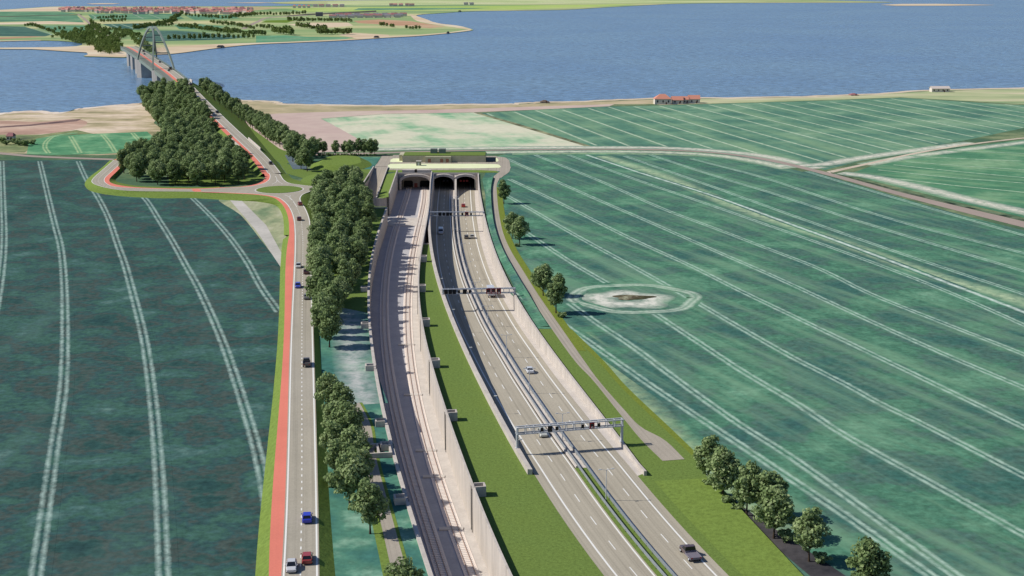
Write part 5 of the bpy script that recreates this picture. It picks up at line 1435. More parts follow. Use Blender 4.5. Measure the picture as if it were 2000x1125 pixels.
def scatter(poly_px, spacing, n_max, seed, z=True, front_first=False):
    rg = random.Random(seed); poly = poly_px
    us = [p[0] for p in poly]; vs = [p[1] for p in poly]
    pts = []; tr = 0
    while len(pts) < n_max and tr < 6000:
        tr += 1
        u, v = rg.uniform(min(us), max(us)), rg.uniform(min(vs), max(vs))
        if not inside(u, v, poly): continue
        p = PG(u, v) if z else P(u, v, 0)
        if all((p.x - q.x) ** 2 + (p.y - q.y) ** 2 > spacing ** 2 for q in pts): pts.append(p)
    return pts
GR = 'trees of the dense grove left of the rising road'
grove = [(244, 360), (240, 338), (262, 318), (300, 303), (320, 268), (306, 240), (286, 215), (290, 216), (280, 204), (277, 196), (300, 183), (330, 176), (356, 178), (374, 196), (392, 222), (412, 255), (420, 288), (455, 318), (492, 352), (488, 362), (380, 363)]
for p in scatter(grove, 8.0, 170, 21): tree(p, rng.uniform(13, 16.5), 'dark green broadleaf tree packed in the dense grove left of the rising road', GR)
GR = 'trees along the right foot of the embankment'
edge = [(394, 178), (410, 188), (424, 199), (442, 212), (465, 229), (498, 253), (521, 270), (541, 283), (558, 292), (570, 300)]
q = resample([PG(*e_) for e_ in edge], 27)
for i, p in enumerate(q):
    for k in range(2):
        u_ = p + Vector((rng.uniform(-2, 2) + (6.5 if k else 0), rng.uniform(-3, 3) + 3 * k, 0)); u_.z = ground_z(u_.x, u_.y) - .1
        tree(u_, rng.uniform(12, 15), 'dark broadleaf tree in the close row along the right foot of the road embankment', GR)
GR = 'clump of trees beside the wet meadow'
for u, v in ((572, 316), (588, 331), (583, 305), (602, 318), (600, 335), (566, 305), (594, 309), (610, 308)):
    tree(P(u, v), rng.uniform(13, 16), 'broadleaf tree in the clump beside the oval grass mound and wet meadow', GR)
GR = 'row of trees behind the oval grass mound'
for u in (622, 634, 656, 673, 684, 700, 711, 723, 732): tree(P(u, 303.5 + rng.uniform(-1, 1)), rng.uniform(9.5, 12), 'small round tree in the open row between country road and oval mound', GR)
GR = 'trees of the belt between local road and railway trench'
belt = [(622, 398), (634, 382), (660, 372), (694, 368), (706, 392), (722, 428), (721, 452), (713, 500), (705, 545), (686, 575), (666, 610), (655, 686), (636, 690), (624, 640), (622, 560), (620, 470)]
for p in scatter(belt, 7.6, 80, 9): tree(p, rng.uniform(13.5, 16.5) * (.8 if p.x > WA(p.y) - 12 else 1), 'broadleaf tree in the belt between the local road and the railway trench', GR)
GR = 'trees of the lower belt beside the footpath'
for u, v in ((646, 812), (672, 826), (652, 862), (683, 872), (655, 905), (690, 918), (664, 950), (700, 965), (683, 985)): tree(P(u, v), rng.uniform(11, 13), 'broadleaf tree in the lower belt between the local road and the footpath', GR)
tree(P(723, 1043), 12.8, 'tall tree nearest the footpath, its trunk bare above the crop', kind=0)
tree(P(784, 1212), 12.5, 'tree at the bottom edge with only its crown top in view', kind=1)
tree(P(984, 398), 13.0, 'single tree beside the far bend of the service lane', kind=2)
tree(P(1000, 466), 13.0, 'left tree of the middle pair beside the service lane', kind=3); tree(P(1015, 478), 13.5, 'right tree of the middle pair beside the service lane', kind=0)
tree(P(1061, 578), 13.0, 'smaller rear tree of the pair left of the worn ring', kind=4); tree(P(1086, 612), 15.0, 'taller front tree of the pair left of the worn ring', kind=2)
BR = [((1384, 944), 12.5, 'topmost tree of the lower right row by the end of the grass verge'), ((1411, 972), 12.5, 'second tree of the lower right row, overlapping the topmost one'), ((1458, 1007), 13, 'third tree of the lower right row with a low side branch'), ((1502, 1014), 12, 'rear tree of the lower right row, behind the third and fourth'), ((1511, 1052), 12.3, 'fourth tree of the lower right row with a clear bare trunk'), ((1580, 1097), 12.5, 'broad fifth tree of the lower right row beside the shaded strip'), ((1694, 1168), 12.5, 'lowest tree of the lower right row, cut by the bottom edge')]
for i, (uv, hh, lb) in enumerate(BR): tree(P(*uv), hh, lb, kind=i % 5)
# shrubs
SH = [crown_mesh('shrub', 300 + i, 2.6, 1.8, .2, 14, 60, .45) for i in range(2)]
def shrub(u, v, k, label, group=None):
    o = link(bpy.data.objects.new('shrub', SH[rng.randrange(2)])); o.location = P(u, v); o.scale = (k, k, k * .8); o.rotation_euler = (0, 0, rng.uniform(0, 6))
    return tag(o, label, 'shrub', group)
shrub(648, 950, 1.3, 'low shrub at the foot of the local road bank'); shrub(1098, 620, 1.0, 'low shrub under the taller tree by the worn ring')
shrub(1010, 482, .8, 'low shrub under the middle pair of lane trees')
for u, v in ((1388, 950), (1424, 985), (1440, 998), (1536, 1058), (1602, 1100)): shrub(u, v, rng.uniform(.9, 1.4), 'low shrub under the lower right tree row', 'shrubs under the lower right tree row')
for u, v in ((6, 278), (12, 283), (30, 281), (38, 284), (50, 285), (64, 282), (22, 271)): shrub(u, v, rng.uniform(1.3, 2.2), 'dark bush in the heath round the small white cottage', 'bushes round the small cottage')
for u in range(614, 740, 9): shrub(u + rng.uniform(-2, 2), 304.5, rng.uniform(.7, 1.0), 'dark low shrub under the open tree row behind the mound', 'shrubs under the open tree row')

# far trees: single meshes, too small to show parts
FT = [crown_mesh('distant_tree', 400 + i, 11, 4.2, .6, 16, 26, 1.5, mat='leaf_far') for i in range(3)]
def far_tree(u, v, k, label, group):
    o = link(bpy.data.objects.new('distant_tree', rng.choice(FT))); o.location = P(u, v); s_ = k * .78 * rng.uniform(.8, 1.2); o.scale = (s_, s_, s_ * rng.uniform(.9, 1.15)); o.rotation_euler = (0, 0, rng.uniform(0, 6))
    return tag(o, label, 'tree', group)
ROWS = [((48, 52), (66, 51.5), 4, 1.0, 'tree in the field row left of the far wood'), ((68, 53), (107, 66), 13, 1.05, None), ((104, 60), (130, 58.5), 3, 1.0, 'lone tree on the meadow left of the far wood'),
        ((188, 37.5), (248, 35.5), 11, 1.05, 'tree in the upper hedge row below the town'), ((196, 44.5), (246, 42.5), 9, 1.05, 'tree in the second hedge row below the town'), ((176, 45), (198, 60), 8, 1.2, 'tree along the far road into the wood'),
        ((262, 60), (346, 43), 26, 1.3, 'tree of the hedge running from the bridge end to the town'), ((300, 53), (340, 51), 6, 1.0, 'bushy tree beside the far embankment'), ((334, 43), (356, 29), 12, 1.4, 'tree of the tall hedge below the town'),
        ((348, 53), (448, 66), 26, 1.3, 'tree of the long hedge above the dark far field'), ((326, 78.5), (500, 74.5), 18, 1.15, 'scattered tree along the far shore meadow'), ((410, 45), (500, 58), 16, 1.1, 'tree along the far bypass'),
        ((448, 66), (520, 70), 12, 1.3, 'tree at the end of the long hedge'), ((500, 54), (535, 58), 6, 1.2, 'tree above the far bright green field'), ((533, 64), (572, 70), 10, 1.7, 'large tree of the clump above the bright green field'),
        ((578, 53), (640, 60), 16, 1.2, 'tree around the far sandy field'), ((620, 68), (688, 67), 14, 1.4, 'tree along the far sandy beach field'), ((500, 31), (600, 28), 16, 1.2, 'tree by the far roundabout'), ((560, 42), (690, 43), 24, 1.2, 'tree of the far hedge below the white houses'),
        ((740, 51), (772, 54), 5, 1.1, 'tree on the far point'), ((790, 56.5), (822, 58), 5, 1.0, 'windblown tree on the outer far point'), ((450, 36), (500, 31), 12, 1.4, 'tree of the dark wood edge below the town'), ((360, 32), (450, 38), 14, 1.1, 'tree among the gardens below the town')]
lb = None
for a, b, n, k, l in ROWS:
    lb = l or lb
    for i in range(n):
        f = (i + .5) / n
        far_tree(a[0] + (b[0] - a[0]) * f + rng.uniform(-1.2, 1.2), a[1] + (b[1] - a[1]) * f + rng.uniform(-.8, .8), k, lb, lb.replace('tree', 'trees', 1))
# the wood round the far bridge end: one mass
wood = [(98, 74), (120, 67), (150, 62), (180, 53), (205, 60), (245, 58), (262, 68), (246, 72), (236, 80), (242, 104), (225, 107), (188, 104), (184, 92), (152, 86), (120, 77)]
wood2 = [(252, 70), (268, 66), (290, 92), (302, 104), (292, 106), (270, 90)]
V, Fc, tone = [], [], []
rg = random.Random(31); proto = [crown_data(500 + i, 12, 5.0, .5, 11, 15, 2.0) for i in range(3)]
for poly, n in ((wood, 380), (wood2, 60)):
    us = [p[0] for p in poly]; vs = [p[1] for p in poly]; c_ = 0
    while c_ < n:
        u, v = rg.uniform(min(us), max(us)), rg.uniform(min(vs), max(vs))
        if not inside(u, v, poly): continue
        c_ += 1; p = P(u, v); pv, pf, pt = proto[rg.randrange(3)]; s_ = rg.uniform(.55, .95); k = len(V); dt = rg.uniform(-.12, .12)
        V += [(p.x + a[0] * s_, p.y + a[1] * s_, a[2] * s_) for a in pv]; Fc += [tuple(i + k for i in f) for f in pf]; tone += [x + dt for x in pt]
me = bpy.data.meshes.new('wood'); me.from_pydata(V, [], Fc); me.materials.append(M['leaf_far']); add_tone(me, tone)
o = link(bpy.data.objects.new('wood', me)); tag(o, 'dense dark green wood round the far end of the bridge', 'wood', None, 'stuff')
# ================================================================== VEHICLES
GLASS = m_plain('car_glass', (.012, .014, .018, 1), .12, .5, 0, 0)
TYRE = m_plain('tyre', (.012, .012, .012, 1), .9, .1, 0, 0)
LAMP = m_plain('headlight_glass', (.75, .75, .72, 1), .2, .5, 0, 0)
TAIL = m_plain('tail_light', (.3, .01, .01, 1), .3, .5, 0, 0)
PAINT = {}
def paint(rgb):
    if rgb not in PAINT: 
        PAINT[rgb] = m_plain('car_paint', alb(*rgb), .3, .5, 0, .04); PAINT[rgb].node_tree.nodes['Principled BSDF'].inputs['Coat Weight'].default_value = .4
    return PAINT[rgb]
def loft(mb, secs, m=0):
    """secs: list of (y, [ (x,z) ... ]) closed rings"""
    k = []
    for y, ring in secs:
        k.append(len(mb.v)); mb.v += [(x, y, z) for x, z in ring]
    n = len(secs[0][1])
    for a, b in zip(k, k[1:]):
        for j in range(n):
            mb.f.append((a + j, a + (j + 1) % n, b + (j + 1) % n, b + j)); mb.m.append(m)
    mb.f.append(tuple(range(k[0], k[0] + n))); mb.m.append(m); mb.f.append(tuple(range(k[-1] + n - 1, k[-1] - 1, -1))); mb.m.append(m)
def ring(w, z0, z1, r=.12): return [(-w + r, z0), (w - r, z0), (w, z0 + r), (w - .04, z1 - r), (w - .04 - r, z1), (-w + .04 + r, z1), (-w + .04, z1 - r), (-w, z0 + r)]
def fixn(o):
    bm = bmesh.new(); bm.from_mesh(o.data); bmesh.ops.recalc_face_normals(bm, faces=bm.faces); bm.to_mesh(o.data); bm.free(); return o
def wheels(root, xs, ys, r=.33):
    for y in ys:
        for x in xs:
            mb = MB(); mb.cyl((x, y, r), (1, 0, 0), r, .24, 16); wh = mb.build('wheel', TYRE, root)
            mb = MB(); mb.cyl((x + (.1 if x > 0 else -.1), y, r), (1, 0, 0), r * .6, .08, 12); mb.build('rim', M['steel'], wh)
def lights(root, w, yf, yr, z):
    for x in (-w + .28, w - .28):
        mb = MB(); mb.box(x - .2, x + .2, yf - .06, yf + .025, z - .1, z + .08); mb.build('headlight', LAMP, root)
        mb = MB(); mb.box(x - .16, x + .16, yr - .025, yr + .06, z - .05, z + .15); mb.build('tail_light', TAIL, root)
def car(kind, rgb, label):
    root = thing({'car': 'parked_car', 'sedan': 'car', 'hatch': 'car', 'pickup': 'pickup_truck', 'van': 'delivery_van', 'truck': 'box_truck', 'flatbed': 'flatbed_truck'}[kind], label, {'pickup': 'pickup', 'van': 'van', 'truck': 'truck', 'flatbed': 'truck'}.get(kind, 'car'))
    pm = paint(rgb); b = MB()
    if kind in ('sedan', 'hatch'):
        L = 2.25 if kind == 'sedan' else 2.1; w = .92
        secs = [(-L, ring(w - .1, .35, .85)), (-L + .12, ring(w - .02, .25, .98)), (-L + .7, ring(w, .22, 1.0)), (-.3, ring(w, .22, .98)), (1.0, ring(w, .22, .95)), (L - .3, ring(w - .04, .22, .82)), (L - .06, ring(w - .14, .3, .7))]
        loft(b, secs); fixn(b.build('body', pm, root))
        g = MB(); r0 = -L + .25 if kind == 'hatch' else -L + .75
        base = [(-w + .1, r0), (w - .1, r0), (w - .1, 1.1), (-w + .1, 1.1)]; topq = [(-w + .26, r0 + .5), (w - .26, r0 + .5), (w - .26, .35), (-w + .26, .35)]
        g.prism([(x, y, .94) for x, y in base], [(x, y, 1.42) for x, y in topq]); g.build('windows', GLASS, root)
        r = MB(); rb = [(-w + .24, r0 + .45), (w - .24, r0 + .45), (w - .24, .4), (-w + .24, .4)]
        r.prism([(x, y, 1.422) for x, y in rb], [(x * .96, y, 1.5) for x, y in rb])
        for sx in (-1, 1):
            r.bar((sx * (w - .1), 1.1, .95), (sx * (w - .25), .38, 1.43), .07); r.bar((sx * (w - .1), r0, .95), (sx * (w - .25), r0 + .48, 1.43), .09); r.bar((sx * (w - .09), -.4, .95), (sx * (w - .24), -.35, 1.43), .08)
        r.build('roof', pm, root)
        m = MB()
        for sx in (-1, 1): m.box(min(sx * (w - .02), sx * (w + .18)), max(sx * (w - .02), sx * (w + .18)), .72, .85, .95, 1.1)
        m.build('mirrors', pm, root)
        wheels(root, (-w + .1, w - .1), (-L + .85, L - .85)); lights(root, w - .05, L - .12, -L + .06, .68)
    elif kind in ('pickup', 'flatbed'):
        L, w = (2.6, .98) if kind == 'pickup' else (3.0, 1.1)
        loft(b, [(-.1, ring(w, .4, 1.15)), (.2, ring(w, .35, 1.2)), (1.3, ring(w, .35, 1.15)), (L - .15, ring(w - .05, .38, 1.02)), (L, ring(w - .15, .45, .9))]); fixn(b.build('body', pm, root))
        g = MB(); g.prism([(-w + .06, -.1, 1.15), (w - .06, -.1, 1.15), (w - .06, 1.5, 1.12), (-w + .06, 1.5, 1.12)], [(-w + .2, 0, 1.72), (w - .2, 0, 1.72), (w - .2, .85, 1.72), (-w + .2, .85, 1.72)]); g.build('windows', GLASS, root)
        r = MB(); r.box(-w + .18, w - .18, -.02, .9, 1.722, 1.82); r.build('roof', pm, root)
        d = MB(); d.box(-w, w, -L, -.14, .55, .8)
        hb = 1.2 if kind == 'pickup' else .95
        d.box(-w, -w + .08, -L, -.14, .8, hb); d.box(w - .08, w, -L, -.14, .8, hb); d.box(-w + .08, w - .08, -L, -L + .08, .8, hb); d.box(-w + .08, w - .08, -.22, -.14, .8, hb + .1)
        d.build('load_bed', pm if kind == 'pickup' else m_plain('grey_bed', alb(128, 122, 132), .6, .2), root)
        wheels(root, (-w + .12, w - .12), (-L + .9, L - .85), .38); lights(root, w, L - .06, -L, .8)
    else:
        L, w = (3.0, 1.05) if kind == 'van' else (4.6, 1.25)
        hz = 2.4 if kind == 'van' else 3.5
        if kind == 'van':
            loft(b, [(-L, ring(w, .4, hz)), (.9, ring(w, .35, hz)), (1.5, ring(w, .35, hz - .2)), (2.2, ring(w, .35, 1.35)), (L, ring(w - .12, .4, .95))]); fixn(b.build('body', pm, root))
            g = MB(); g.prism([(-w + .15, 2.22, 1.38), (w - .15, 2.22, 1.38), (w - .15, 2.26, 1.36), (-w + .15, 2.26, 1.36)], [(-w + .2, 1.52, hz - .3), (w - .2, 1.52, hz - .3), (w - .2, 1.6, hz - .32), (-w + .2, 1.6, hz - .32)])
            for sx in (-1, 1): g.box(min(sx * (w - .03), sx * (w + .006)), max(sx * (w - .03), sx * (w + .006)), .7, 1.6, 1.35, 1.95)
            g.build('windows', GLASS, root)
        else:
            b.box(-w, w, -L, 2.2, .95, hz); b.build('cargo_box', pm, root, bevel=.06)
            c = MB(); loft(c, [(2.35, ring(w - .08, .45, 2.6)), (3.6, ring(w - .08, .45, 2.6)), (4.3, ring(w - .12, .45, 1.7)), (L, ring(w - .15, .5, 1.3))]); fixn(c.build('cab', pm, root))
            g = MB(); g.prism([(-w + .25, 4.28, 1.68), (w - .25, 4.28, 1.68), (w - .25, 4.36, 1.66), (-w + .25, 4.36, 1.66)], [(-w + .28, 3.66, 2.5), (w - .28, 3.66, 2.5), (w - .28, 3.74, 2.48), (-w + .28, 3.74, 2.48)]); g.build('windscreen', GLASS, root)
            ch = MB(); ch.box(-.5, .5, -L + .1, 4.2, .55, .94); ch.build('chassis', M['dark'], root)
        wheels(root, (-w + .14, w - .14), (-L + 1.0, L - .95), .42 if kind == 'truck' else .36); lights(root, w - .1, L - .05, -L, .85)
    root.scale = (1.2, 1.2, 1.2) if kind not in ('truck',) else (1.1, 1.1, 1.1)
    return root
CS = 1.2
def face(f, y): return -math.atan2(f(y + 1) - f(y - 1), 2)
def on_A(u, v, kind, rgb, toward, label):
    p = P(u, v, ZA); o = car(kind, rgb, label); o.location = (p.x, p.y, ZA + .01)
    o.rotation_euler = (0, 0, face(A_rw, p.y) + (math.pi if toward else 0)); return o
on_A(569.5, 1111, 'sedan', (214, 214, 214), True, 'silver car nearest the bottom in the left lane of the local road')
on_A(600, 1095, 'hatch', (168, 66, 62), False, 'dull red car nearest the bottom in the right lane of the local road')
on_A(600, 1016, 'hatch', (52, 66, 196), False, 'bright blue car with a boxy tail in the right lane of the local road')
on_A(599, 713, 'pickup', (104, 96, 94), False, 'dark grey pickup in the right lane of the local road')
on_A(583, 522, 'sedan', (206, 208, 204), True, 'pale silver car far up in the left lane of the local road')
on_A(598, 534, 'hatch', (104, 66, 66), False, 'maroon car beside the tree belt in the right lane of the local road')
on_A(582, 561, 'hatch', (66, 86, 196), True, 'medium blue car in the left lane of the local road')
on_A(599, 583, 'sedan', (140, 142, 140), False, 'grey car following the maroon one in the right lane')
def at_pt(u, v, z, heading_px, kind, rgb, label):
    p = P(u, v, z); q = P(*heading_px, z); d = q - p; o = car(kind, rgb, label); o.location = p + Vector((0, 0, .02)); o.rotation_euler = (0, 0, math.atan2(d.y, d.x) - math.pi / 2); return o
at_pt(584.5, 430, ZA, (584, 420), 'hatch', (120, 62, 58), 'dark red car just south of the roundabout')
at_pt(586, 400.5, ZA, (582, 395), 'hatch', (166, 78, 66), 'red car entering the roundabout from the local road')
def on_N(v, lane, toward, kind, rgb, label):
    best = min(range(1, len(cpath) - 1), key=lambda i: abs(proj_v(cpath[i]) - v)); p = cpath[best]; d = cpath[best + 1] - cpath[best - 1]; n = Vector((-d.y, d.x, 0)).normalized()
    o = car(kind, rgb, label); o.location = p + n * lane + Vector((0, 0, .03)); o.rotation_euler = (math.atan2(d.z, math.hypot(d.x, d.y)) * (1 if not toward else -1), 0, math.atan2(d.y, d.x) - math.pi / 2 + (math.pi if toward else 0)); return o
def proj_v(p):
    y, z = p.y, p.z - H
    dep = y * ct - z * st; upc = y * st + z * ct
    return CY - F * upc / dep
on_N(321, -1.9, False, 'sedan', (70, 62, 60), 'dark car climbing away just past the roundabout')
on_N(224, 1.9, True, 'sedan', (196, 202, 206), 'silver grey car coming down the embankment road')
on_N(221, -1.9, False, 'hatch', (44, 56, 62), 'dark car meeting the silver one on the embankment road')
on_N(192, 1.9, True, 'hatch', (66, 84, 176), 'blue car on the embankment road below the bridge')
on_N(168.5, -1.9, False, 'van', (52, 54, 60), 'dark van entering the bridge at its near end')
def on_bridge(t, lane, toward, kind, rgb, label):
    p = AX(t, ROADOFF + lane, dz(t) + .03); o = car(kind, rgb, label); o.location = p; o.rotation_euler = (0, 0, math.atan2(bdir.y, bdir.x) - math.pi / 2 + (math.pi if toward else 0))
on_bridge(-6, 1.8, False, 'van', (46, 46, 50), 'black van on the bridge by the near foot of the arch'); on_bridge(-26, -1.6, True, 'sedan', (70, 110, 90), 'green car on the bridge just before the arch')
on_bridge(span * .55, 1.8, False, 'sedan', (110, 84, 120), 'purplish car on the bridge under the arch'); on_bridge(span + 70, -1.8, True, 'sedan', (96, 104, 108), 'grey car on the bridge beyond the arch'); on_bridge(span + 130, 1.8, False, 'van', (60, 62, 66), 'dark van far along the bridge near the wood')
def on_M(u, v, kind, rgb, toward, label):
    z = 0
    for _ in range(6): p = P(u, v, z); z = zr(p.y)
    p = P(u, v, z); o = car(kind, rgb, label); o.location = p + Vector((0, 0, .02)); o.rotation_euler = (0, 0, face(Rl, p.y) + (math.pi if toward else 0)); return o
on_M(861, 456, 'van', (204, 206, 208), True, 'pale van in the shade of the left carriageway')
on_M(1059, 850, 'sedan', (196, 196, 184), True, 'beige car under the near gantry on the left carriageway')
on_M(905, 404, 'hatch', (206, 70, 54), False, 'bright red car near the tunnel mouth on the right carriageway')
on_M(911, 465.5, 'hatch', (112, 104, 96), False, 'brown grey car beside a silver one on the right carriageway')
on_M(922, 465, 'sedan', (180, 178, 172), False, 'silver car with dark rear window beside the brown grey one')
on_M(958, 577, 'truck', (224, 226, 230), False, 'white box truck passing under the middle gantry')
on_M(1034, 727, 'sedan', (232, 234, 236), False, 'white car in the middle of the right carriageway')
on_M(1348, 1086, 'flatbed', (96, 80, 80), False, 'flatbed truck with dark cab at the bottom of the right carriageway')

# ================================================================== GANTRIES
def gantry(pl, pr, zl, zr_, ztop, zbot, panels, label):
    """truss sign gantry between two feet"""
    a, b = Vector((pl.x, pl.y, 0)), Vector((pr.x, pr.y, 0)); d = (b - a); w_ = d.length
    root = thing('sign_gantry', label, 'gantry', (a.x, a.y, zl), math.atan2(d.y, d.x))
    K = lambda z: z - zl
    mb = MB(); mb.box(-.28, .28, -.28, .28, 0, K(ztop)); mb.box(-.5, .5, -.5, .5, -.1, .15); mb.build('left_post', M['steel'], root)
    mb = MB(); mb.box(w_ - .28, w_ + .28, -.28, .28, K(zr_), K(ztop)); mb.box(w_ - .5, w_ + .5, -.5, .5, K(zr_) - .1, K(zr_) + .15); mb.build('right_post', M['steel'], root)
    mb = MB()
    for y in (-.7, .7):
        for z in (ztop, zbot): mb.bar((-.3, y, K(z)), (w_ + .3, y, K(z)), .28)
        n = int(w_ / 2.1)
        for i in range(n + 1): mb.bar((w_ * i / n, y, K(zbot) + .14), (w_ * i / n, y, K(ztop) - .14), .18)
    for i in range(n + 1):
        for z in (ztop, zbot): mb.bar((w_ * i / n, -.56, K(z)), (w_ * i / n, .56, K(z)), .12)
    mb.build('truss', M['steel'], root)
    mb = MB(); mb.box(.3, w_ - .3, -.54, .54, K(zbot) + .16, K(zbot) + .2); mb.build('walkway', m_plain('walkway_grating', alb(120, 124, 128), .6, .3), root)
    for x, sz, kind in panels:
        x *= w_; zc = K((ztop + zbot) / 2)
        m = MB(); m.box(x - sz / 2, x + sz / 2, -.95, -.84, zc - sz * .62, zc + sz * .62, 0)
        if kind == 'red':
            m.box(x - sz * .3, x + sz * .3, -.975, -.951, zc - sz * .15, zc + sz * .38, 1); m.box(x - sz * .22, x - sz * .06, -.975, -.951, zc - sz * .55, zc - sz * .2, 2); m.box(x + sz * .06, x + sz * .22, -.975, -.951, zc - sz * .55, zc - sz * .2, 2)
        m.build('lane_sign', [M['redsign'] if kind == 'red' else M['black'], M['dark'], M['white']], root)
def yof(u, v, z): return P(u, v, z)
def foot(f, y, z): return Vector((f(y), y, z))
wl = lambda y: WLi(y) - .6; wr = lambda y: Rt(y) + .35
y1 = P(1009, 880, 1.4).y + 2; y1r = P(1211, 862, .8).y
gantry(foot(wl, y1, 0), foot(wr, y1r, 0), 1.4, .8, 7.0, 5.3, [(.30, 1.2, 'black'), (.225, .8, 'black'), (.365, .8, 'black'), (.70, 1.3, 'red'), (.61, .8, 'black'), (.765, .8, 'black')], 'near sign gantry over the end of the motorway walls')
y2 = P(856, 549.5, 6.3).y; z2 = 6.3
y2r = P(990, 545, 6.3).y
gantry(foot(wl, y2, 0), foot(wr, y2 + (y2r - y2) * .5, 0), 1.3, .8, 3.2, 1.5, [(.30, 1.5, 'black'), (.22, .9, 'black'), (.37, .9, 'black'), (.63, 1.7, 'red'), (.70, 1.7, 'red'), (.775, 1.7, 'red'), (.04, 1.4, 'black'), (.10, 1.4, 'black'), (.155, 1.4, 'black')], 'middle sign gantry with three red lane signs')
y3 = P(840, 414, 1.5).y
gantry(foot(wl, y3, 0), foot(wr, y3, 0), 1.0, .6, 1.5, -.4, [(.20, 1.5, 'black'), (.27, 1.3, 'black'), (.34, 1.5, 'black'), (.40, 1.3, 'black'), (.69, 1.8, 'red'), (.61, 1.0, 'black'), (.77, 1.0, 'black')], 'far sign gantry close to the tunnel mouth')

# ================================================================== LAMPS, GUARD RAILS
def lamp_proto():
    root = thing('lamp_post', 'tall double armed lamp post in the motorway median', 'street lamp', (0, 0, 0), 0, 'lamp posts in the motorway median')
    mb = MB(); mb.tube([(0, 0, 0), (0, 0, 3), (0, 0, 7.6)], [.13, .11, .08], 8); mb.build('pole', M['steel'], root)
    mb = MB()
    for sx in (-1, 1): mb.bar((0, 0, 7.55), (sx * 1.3, 0, 7.75), .08)
    mb.build('arms', M['steel'], root)
    for sx in (-1, 1):
        mb = MB(); mb.box(min(sx * 1.2, sx * 1.9), max(sx * 1.2, sx * 1.9), -.16, .16, 7.7, 7.86); mb.build('lamp_head', m_plain('lamp_housing', alb(206, 208, 208), .5, .3), root)
    return root
lp = lamp_proto(); first = True
mx = lambda y: Rl(y) - 1.9
ylast = None
for v in (977, 861, 768, 698, 637, 588, 546, 508, 478, 452, 430, 411):
    z = 0
    for _ in range(6): p = P(1000, v, z); z = zr(p.y)
    o = lp if first else copy_tree(lp); first = False
    o.location = (mx(p.y), p.y, zr(p.y)); o.rotation_euler = (0, 0, face(Rl, p.y))
def guard(f, label, ys):
    y0 = ys[0]; root = thing('guard_rail', label, 'guard rail', (f(y0), y0, zr(y0)))
    inv = Matrix.Translation((-f(y0), -y0, -zr(y0)))
    mb = MB(); pts = along(f, ys, zr)
    for a, b in zip(pts, pts[1:]):
        mb.bar(a + Vector((0, 0, .95)), b + Vector((0, 0, .95)), .18, .34); mb.bar(a + Vector((0, 0, .5)), b + Vector((0, 0, .5)), .12, .3)
    o = mb.build('beam', M['rail_beam'], root); o.data.transform(inv)
    mb = MB(); y = ys[0]
    while y < ys[-1]:
        p = row(f, y, zr); mb.box(p.x - .06, p.x + .06, p.y - .06, p.y + .06, p.z, p.z + .75); mb.box(p.x + .02, p.x + .5, p.y - .1, p.y + .1, p.z + .55, p.z + .8); y += 4.0
    o = mb.build('posts', M['dark'], root); o['kind'] = 'stuff'; o.data.transform(inv)
yg = frange(Y0, YP - 38, 6)
guard(lambda y: Rl(y) - 1.0, 'steel guard rail on the right side of the motorway median', yg)
guard(lambda y: Rl(y) - 3.0, 'steel guard rail on the left side of the motorway median', yg)
# dark barrier kerb beside each rail
for nm, f, w0, w1, hh, lb in (('barrier_kerb', Lr, .9, 1.3, .55, 'low concrete kerb between left carriageway and median'), ('barrier_kerb', Rl, -.95, -.6, .5, 'low concrete kerb between right carriageway and median')):
    yy = frange(YM, YP - 38, 8); mb = MB()
    for a, b in zip(yy, yy[1:]):
        mb.prism([(f(a) + w0, a, zr(a)), (f(a) + w1, a, zr(a)), (f(b) + w1, b, zr(b)), (f(b) + w0, b, zr(b))], [(f(a) + w0, a, zr(a) + hh), (f(a) + w1, a, zr(a) + hh), (f(b) + w1, b, zr(b) + hh), (f(b) + w0, b, zr(b) + hh)])
    tag(mb.build(nm, M['concrete']), lb, 'kerb')
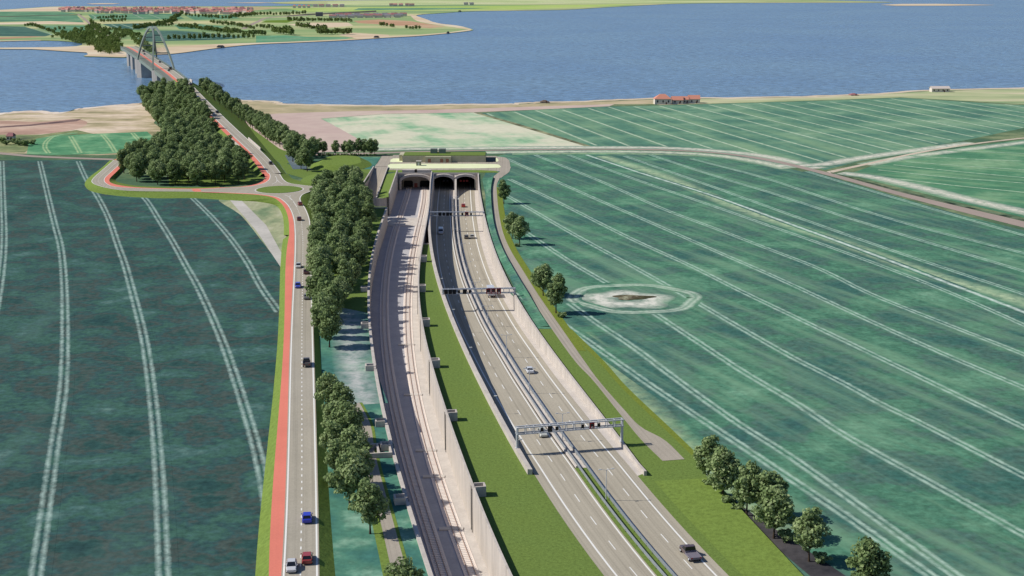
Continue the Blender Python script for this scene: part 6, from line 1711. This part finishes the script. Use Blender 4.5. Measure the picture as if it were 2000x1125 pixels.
# small camera masts on the left motorway wall
cp = thing('camera_mast', 'short mast with a white camera on the left motorway wall', 'camera mast', (0, 0, 0), 0, 'camera masts on the left motorway wall')
mb = MB(); mb.tube([(0, 0, 0), (0, 0, 2.6)], [.06, .05], 6); mb.build('mast', M['dark'], cp)
mb = MB(); mb.box(0, .9, -.15, .15, 2.5, 2.75); mb.build('camera', M['white'], cp)
first = True
for v in (882, 795, 698, 622, 560):
    y = P(950, v, .6).y; o = cp if first else copy_tree(cp); first = False; o.location = (WLi(y) - .3, y, 1.25); o.rotation_euler = (0, 0, face(Rl, y))

# ================================================================== LIGHT AND CAMERA
world = bpy.data.worlds.new('World'); S.world = world; world.use_nodes = True
nt = world.node_tree; sky = nt.nodes.new('ShaderNodeTexSky'); sky.sky_type = 'NISHITA'; sky.sun_disc = False
EL = math.radians(41.5)
sky.sun_elevation = EL; sky.sun_rotation = math.radians(-90); sky.air_density = 1.2; sky.dust_density = .6; sky.ozone_density = 2.0
tint = nt.nodes.new('ShaderNodeMix'); tint.data_type = 'RGBA'; tint.blend_type = 'MULTIPLY'; tint.inputs[0].default_value = 1; tint.inputs[7].default_value = (.86, .96, 1.22, 1)
nt.links.new(sky.outputs[0], tint.inputs[6]); nt.links.new(tint.outputs[2], nt.nodes['Background'].inputs['Color']); nt.nodes['Background'].inputs['Strength'].default_value = .06
sl = bpy.data.lights.new('Sun', 'SUN'); sl.energy = 4.2; sl.angle = math.radians(.5); sl.color = (1, .955, .88)
so = link(bpy.data.objects.new('Sun', sl)); dirv = Vector((math.cos(EL), -.02, -math.sin(EL)))
so.rotation_euler = dirv.to_track_quat('-Z', 'Y').to_euler()
cam = bpy.data.cameras.new('Camera'); cam.sensor_width = 36; cam.lens = F / 2000 * 36; cam.clip_end = 60000; cam.clip_start = 1
co = link(bpy.data.objects.new('Camera', cam)); co.location = (0, 0, H); co.rotation_euler = (math.pi / 2 - TH, 0, 0)
S.camera = co
S.view_settings.view_transform = 'Standard'; S.view_settings.look = 'None'; S.view_settings.gamma = 1; S.view_settings.use_curve_mapping = False
S.view_settings.exposure = 0.3
S.render.resolution_x, S.render.resolution_y = 1024, 576
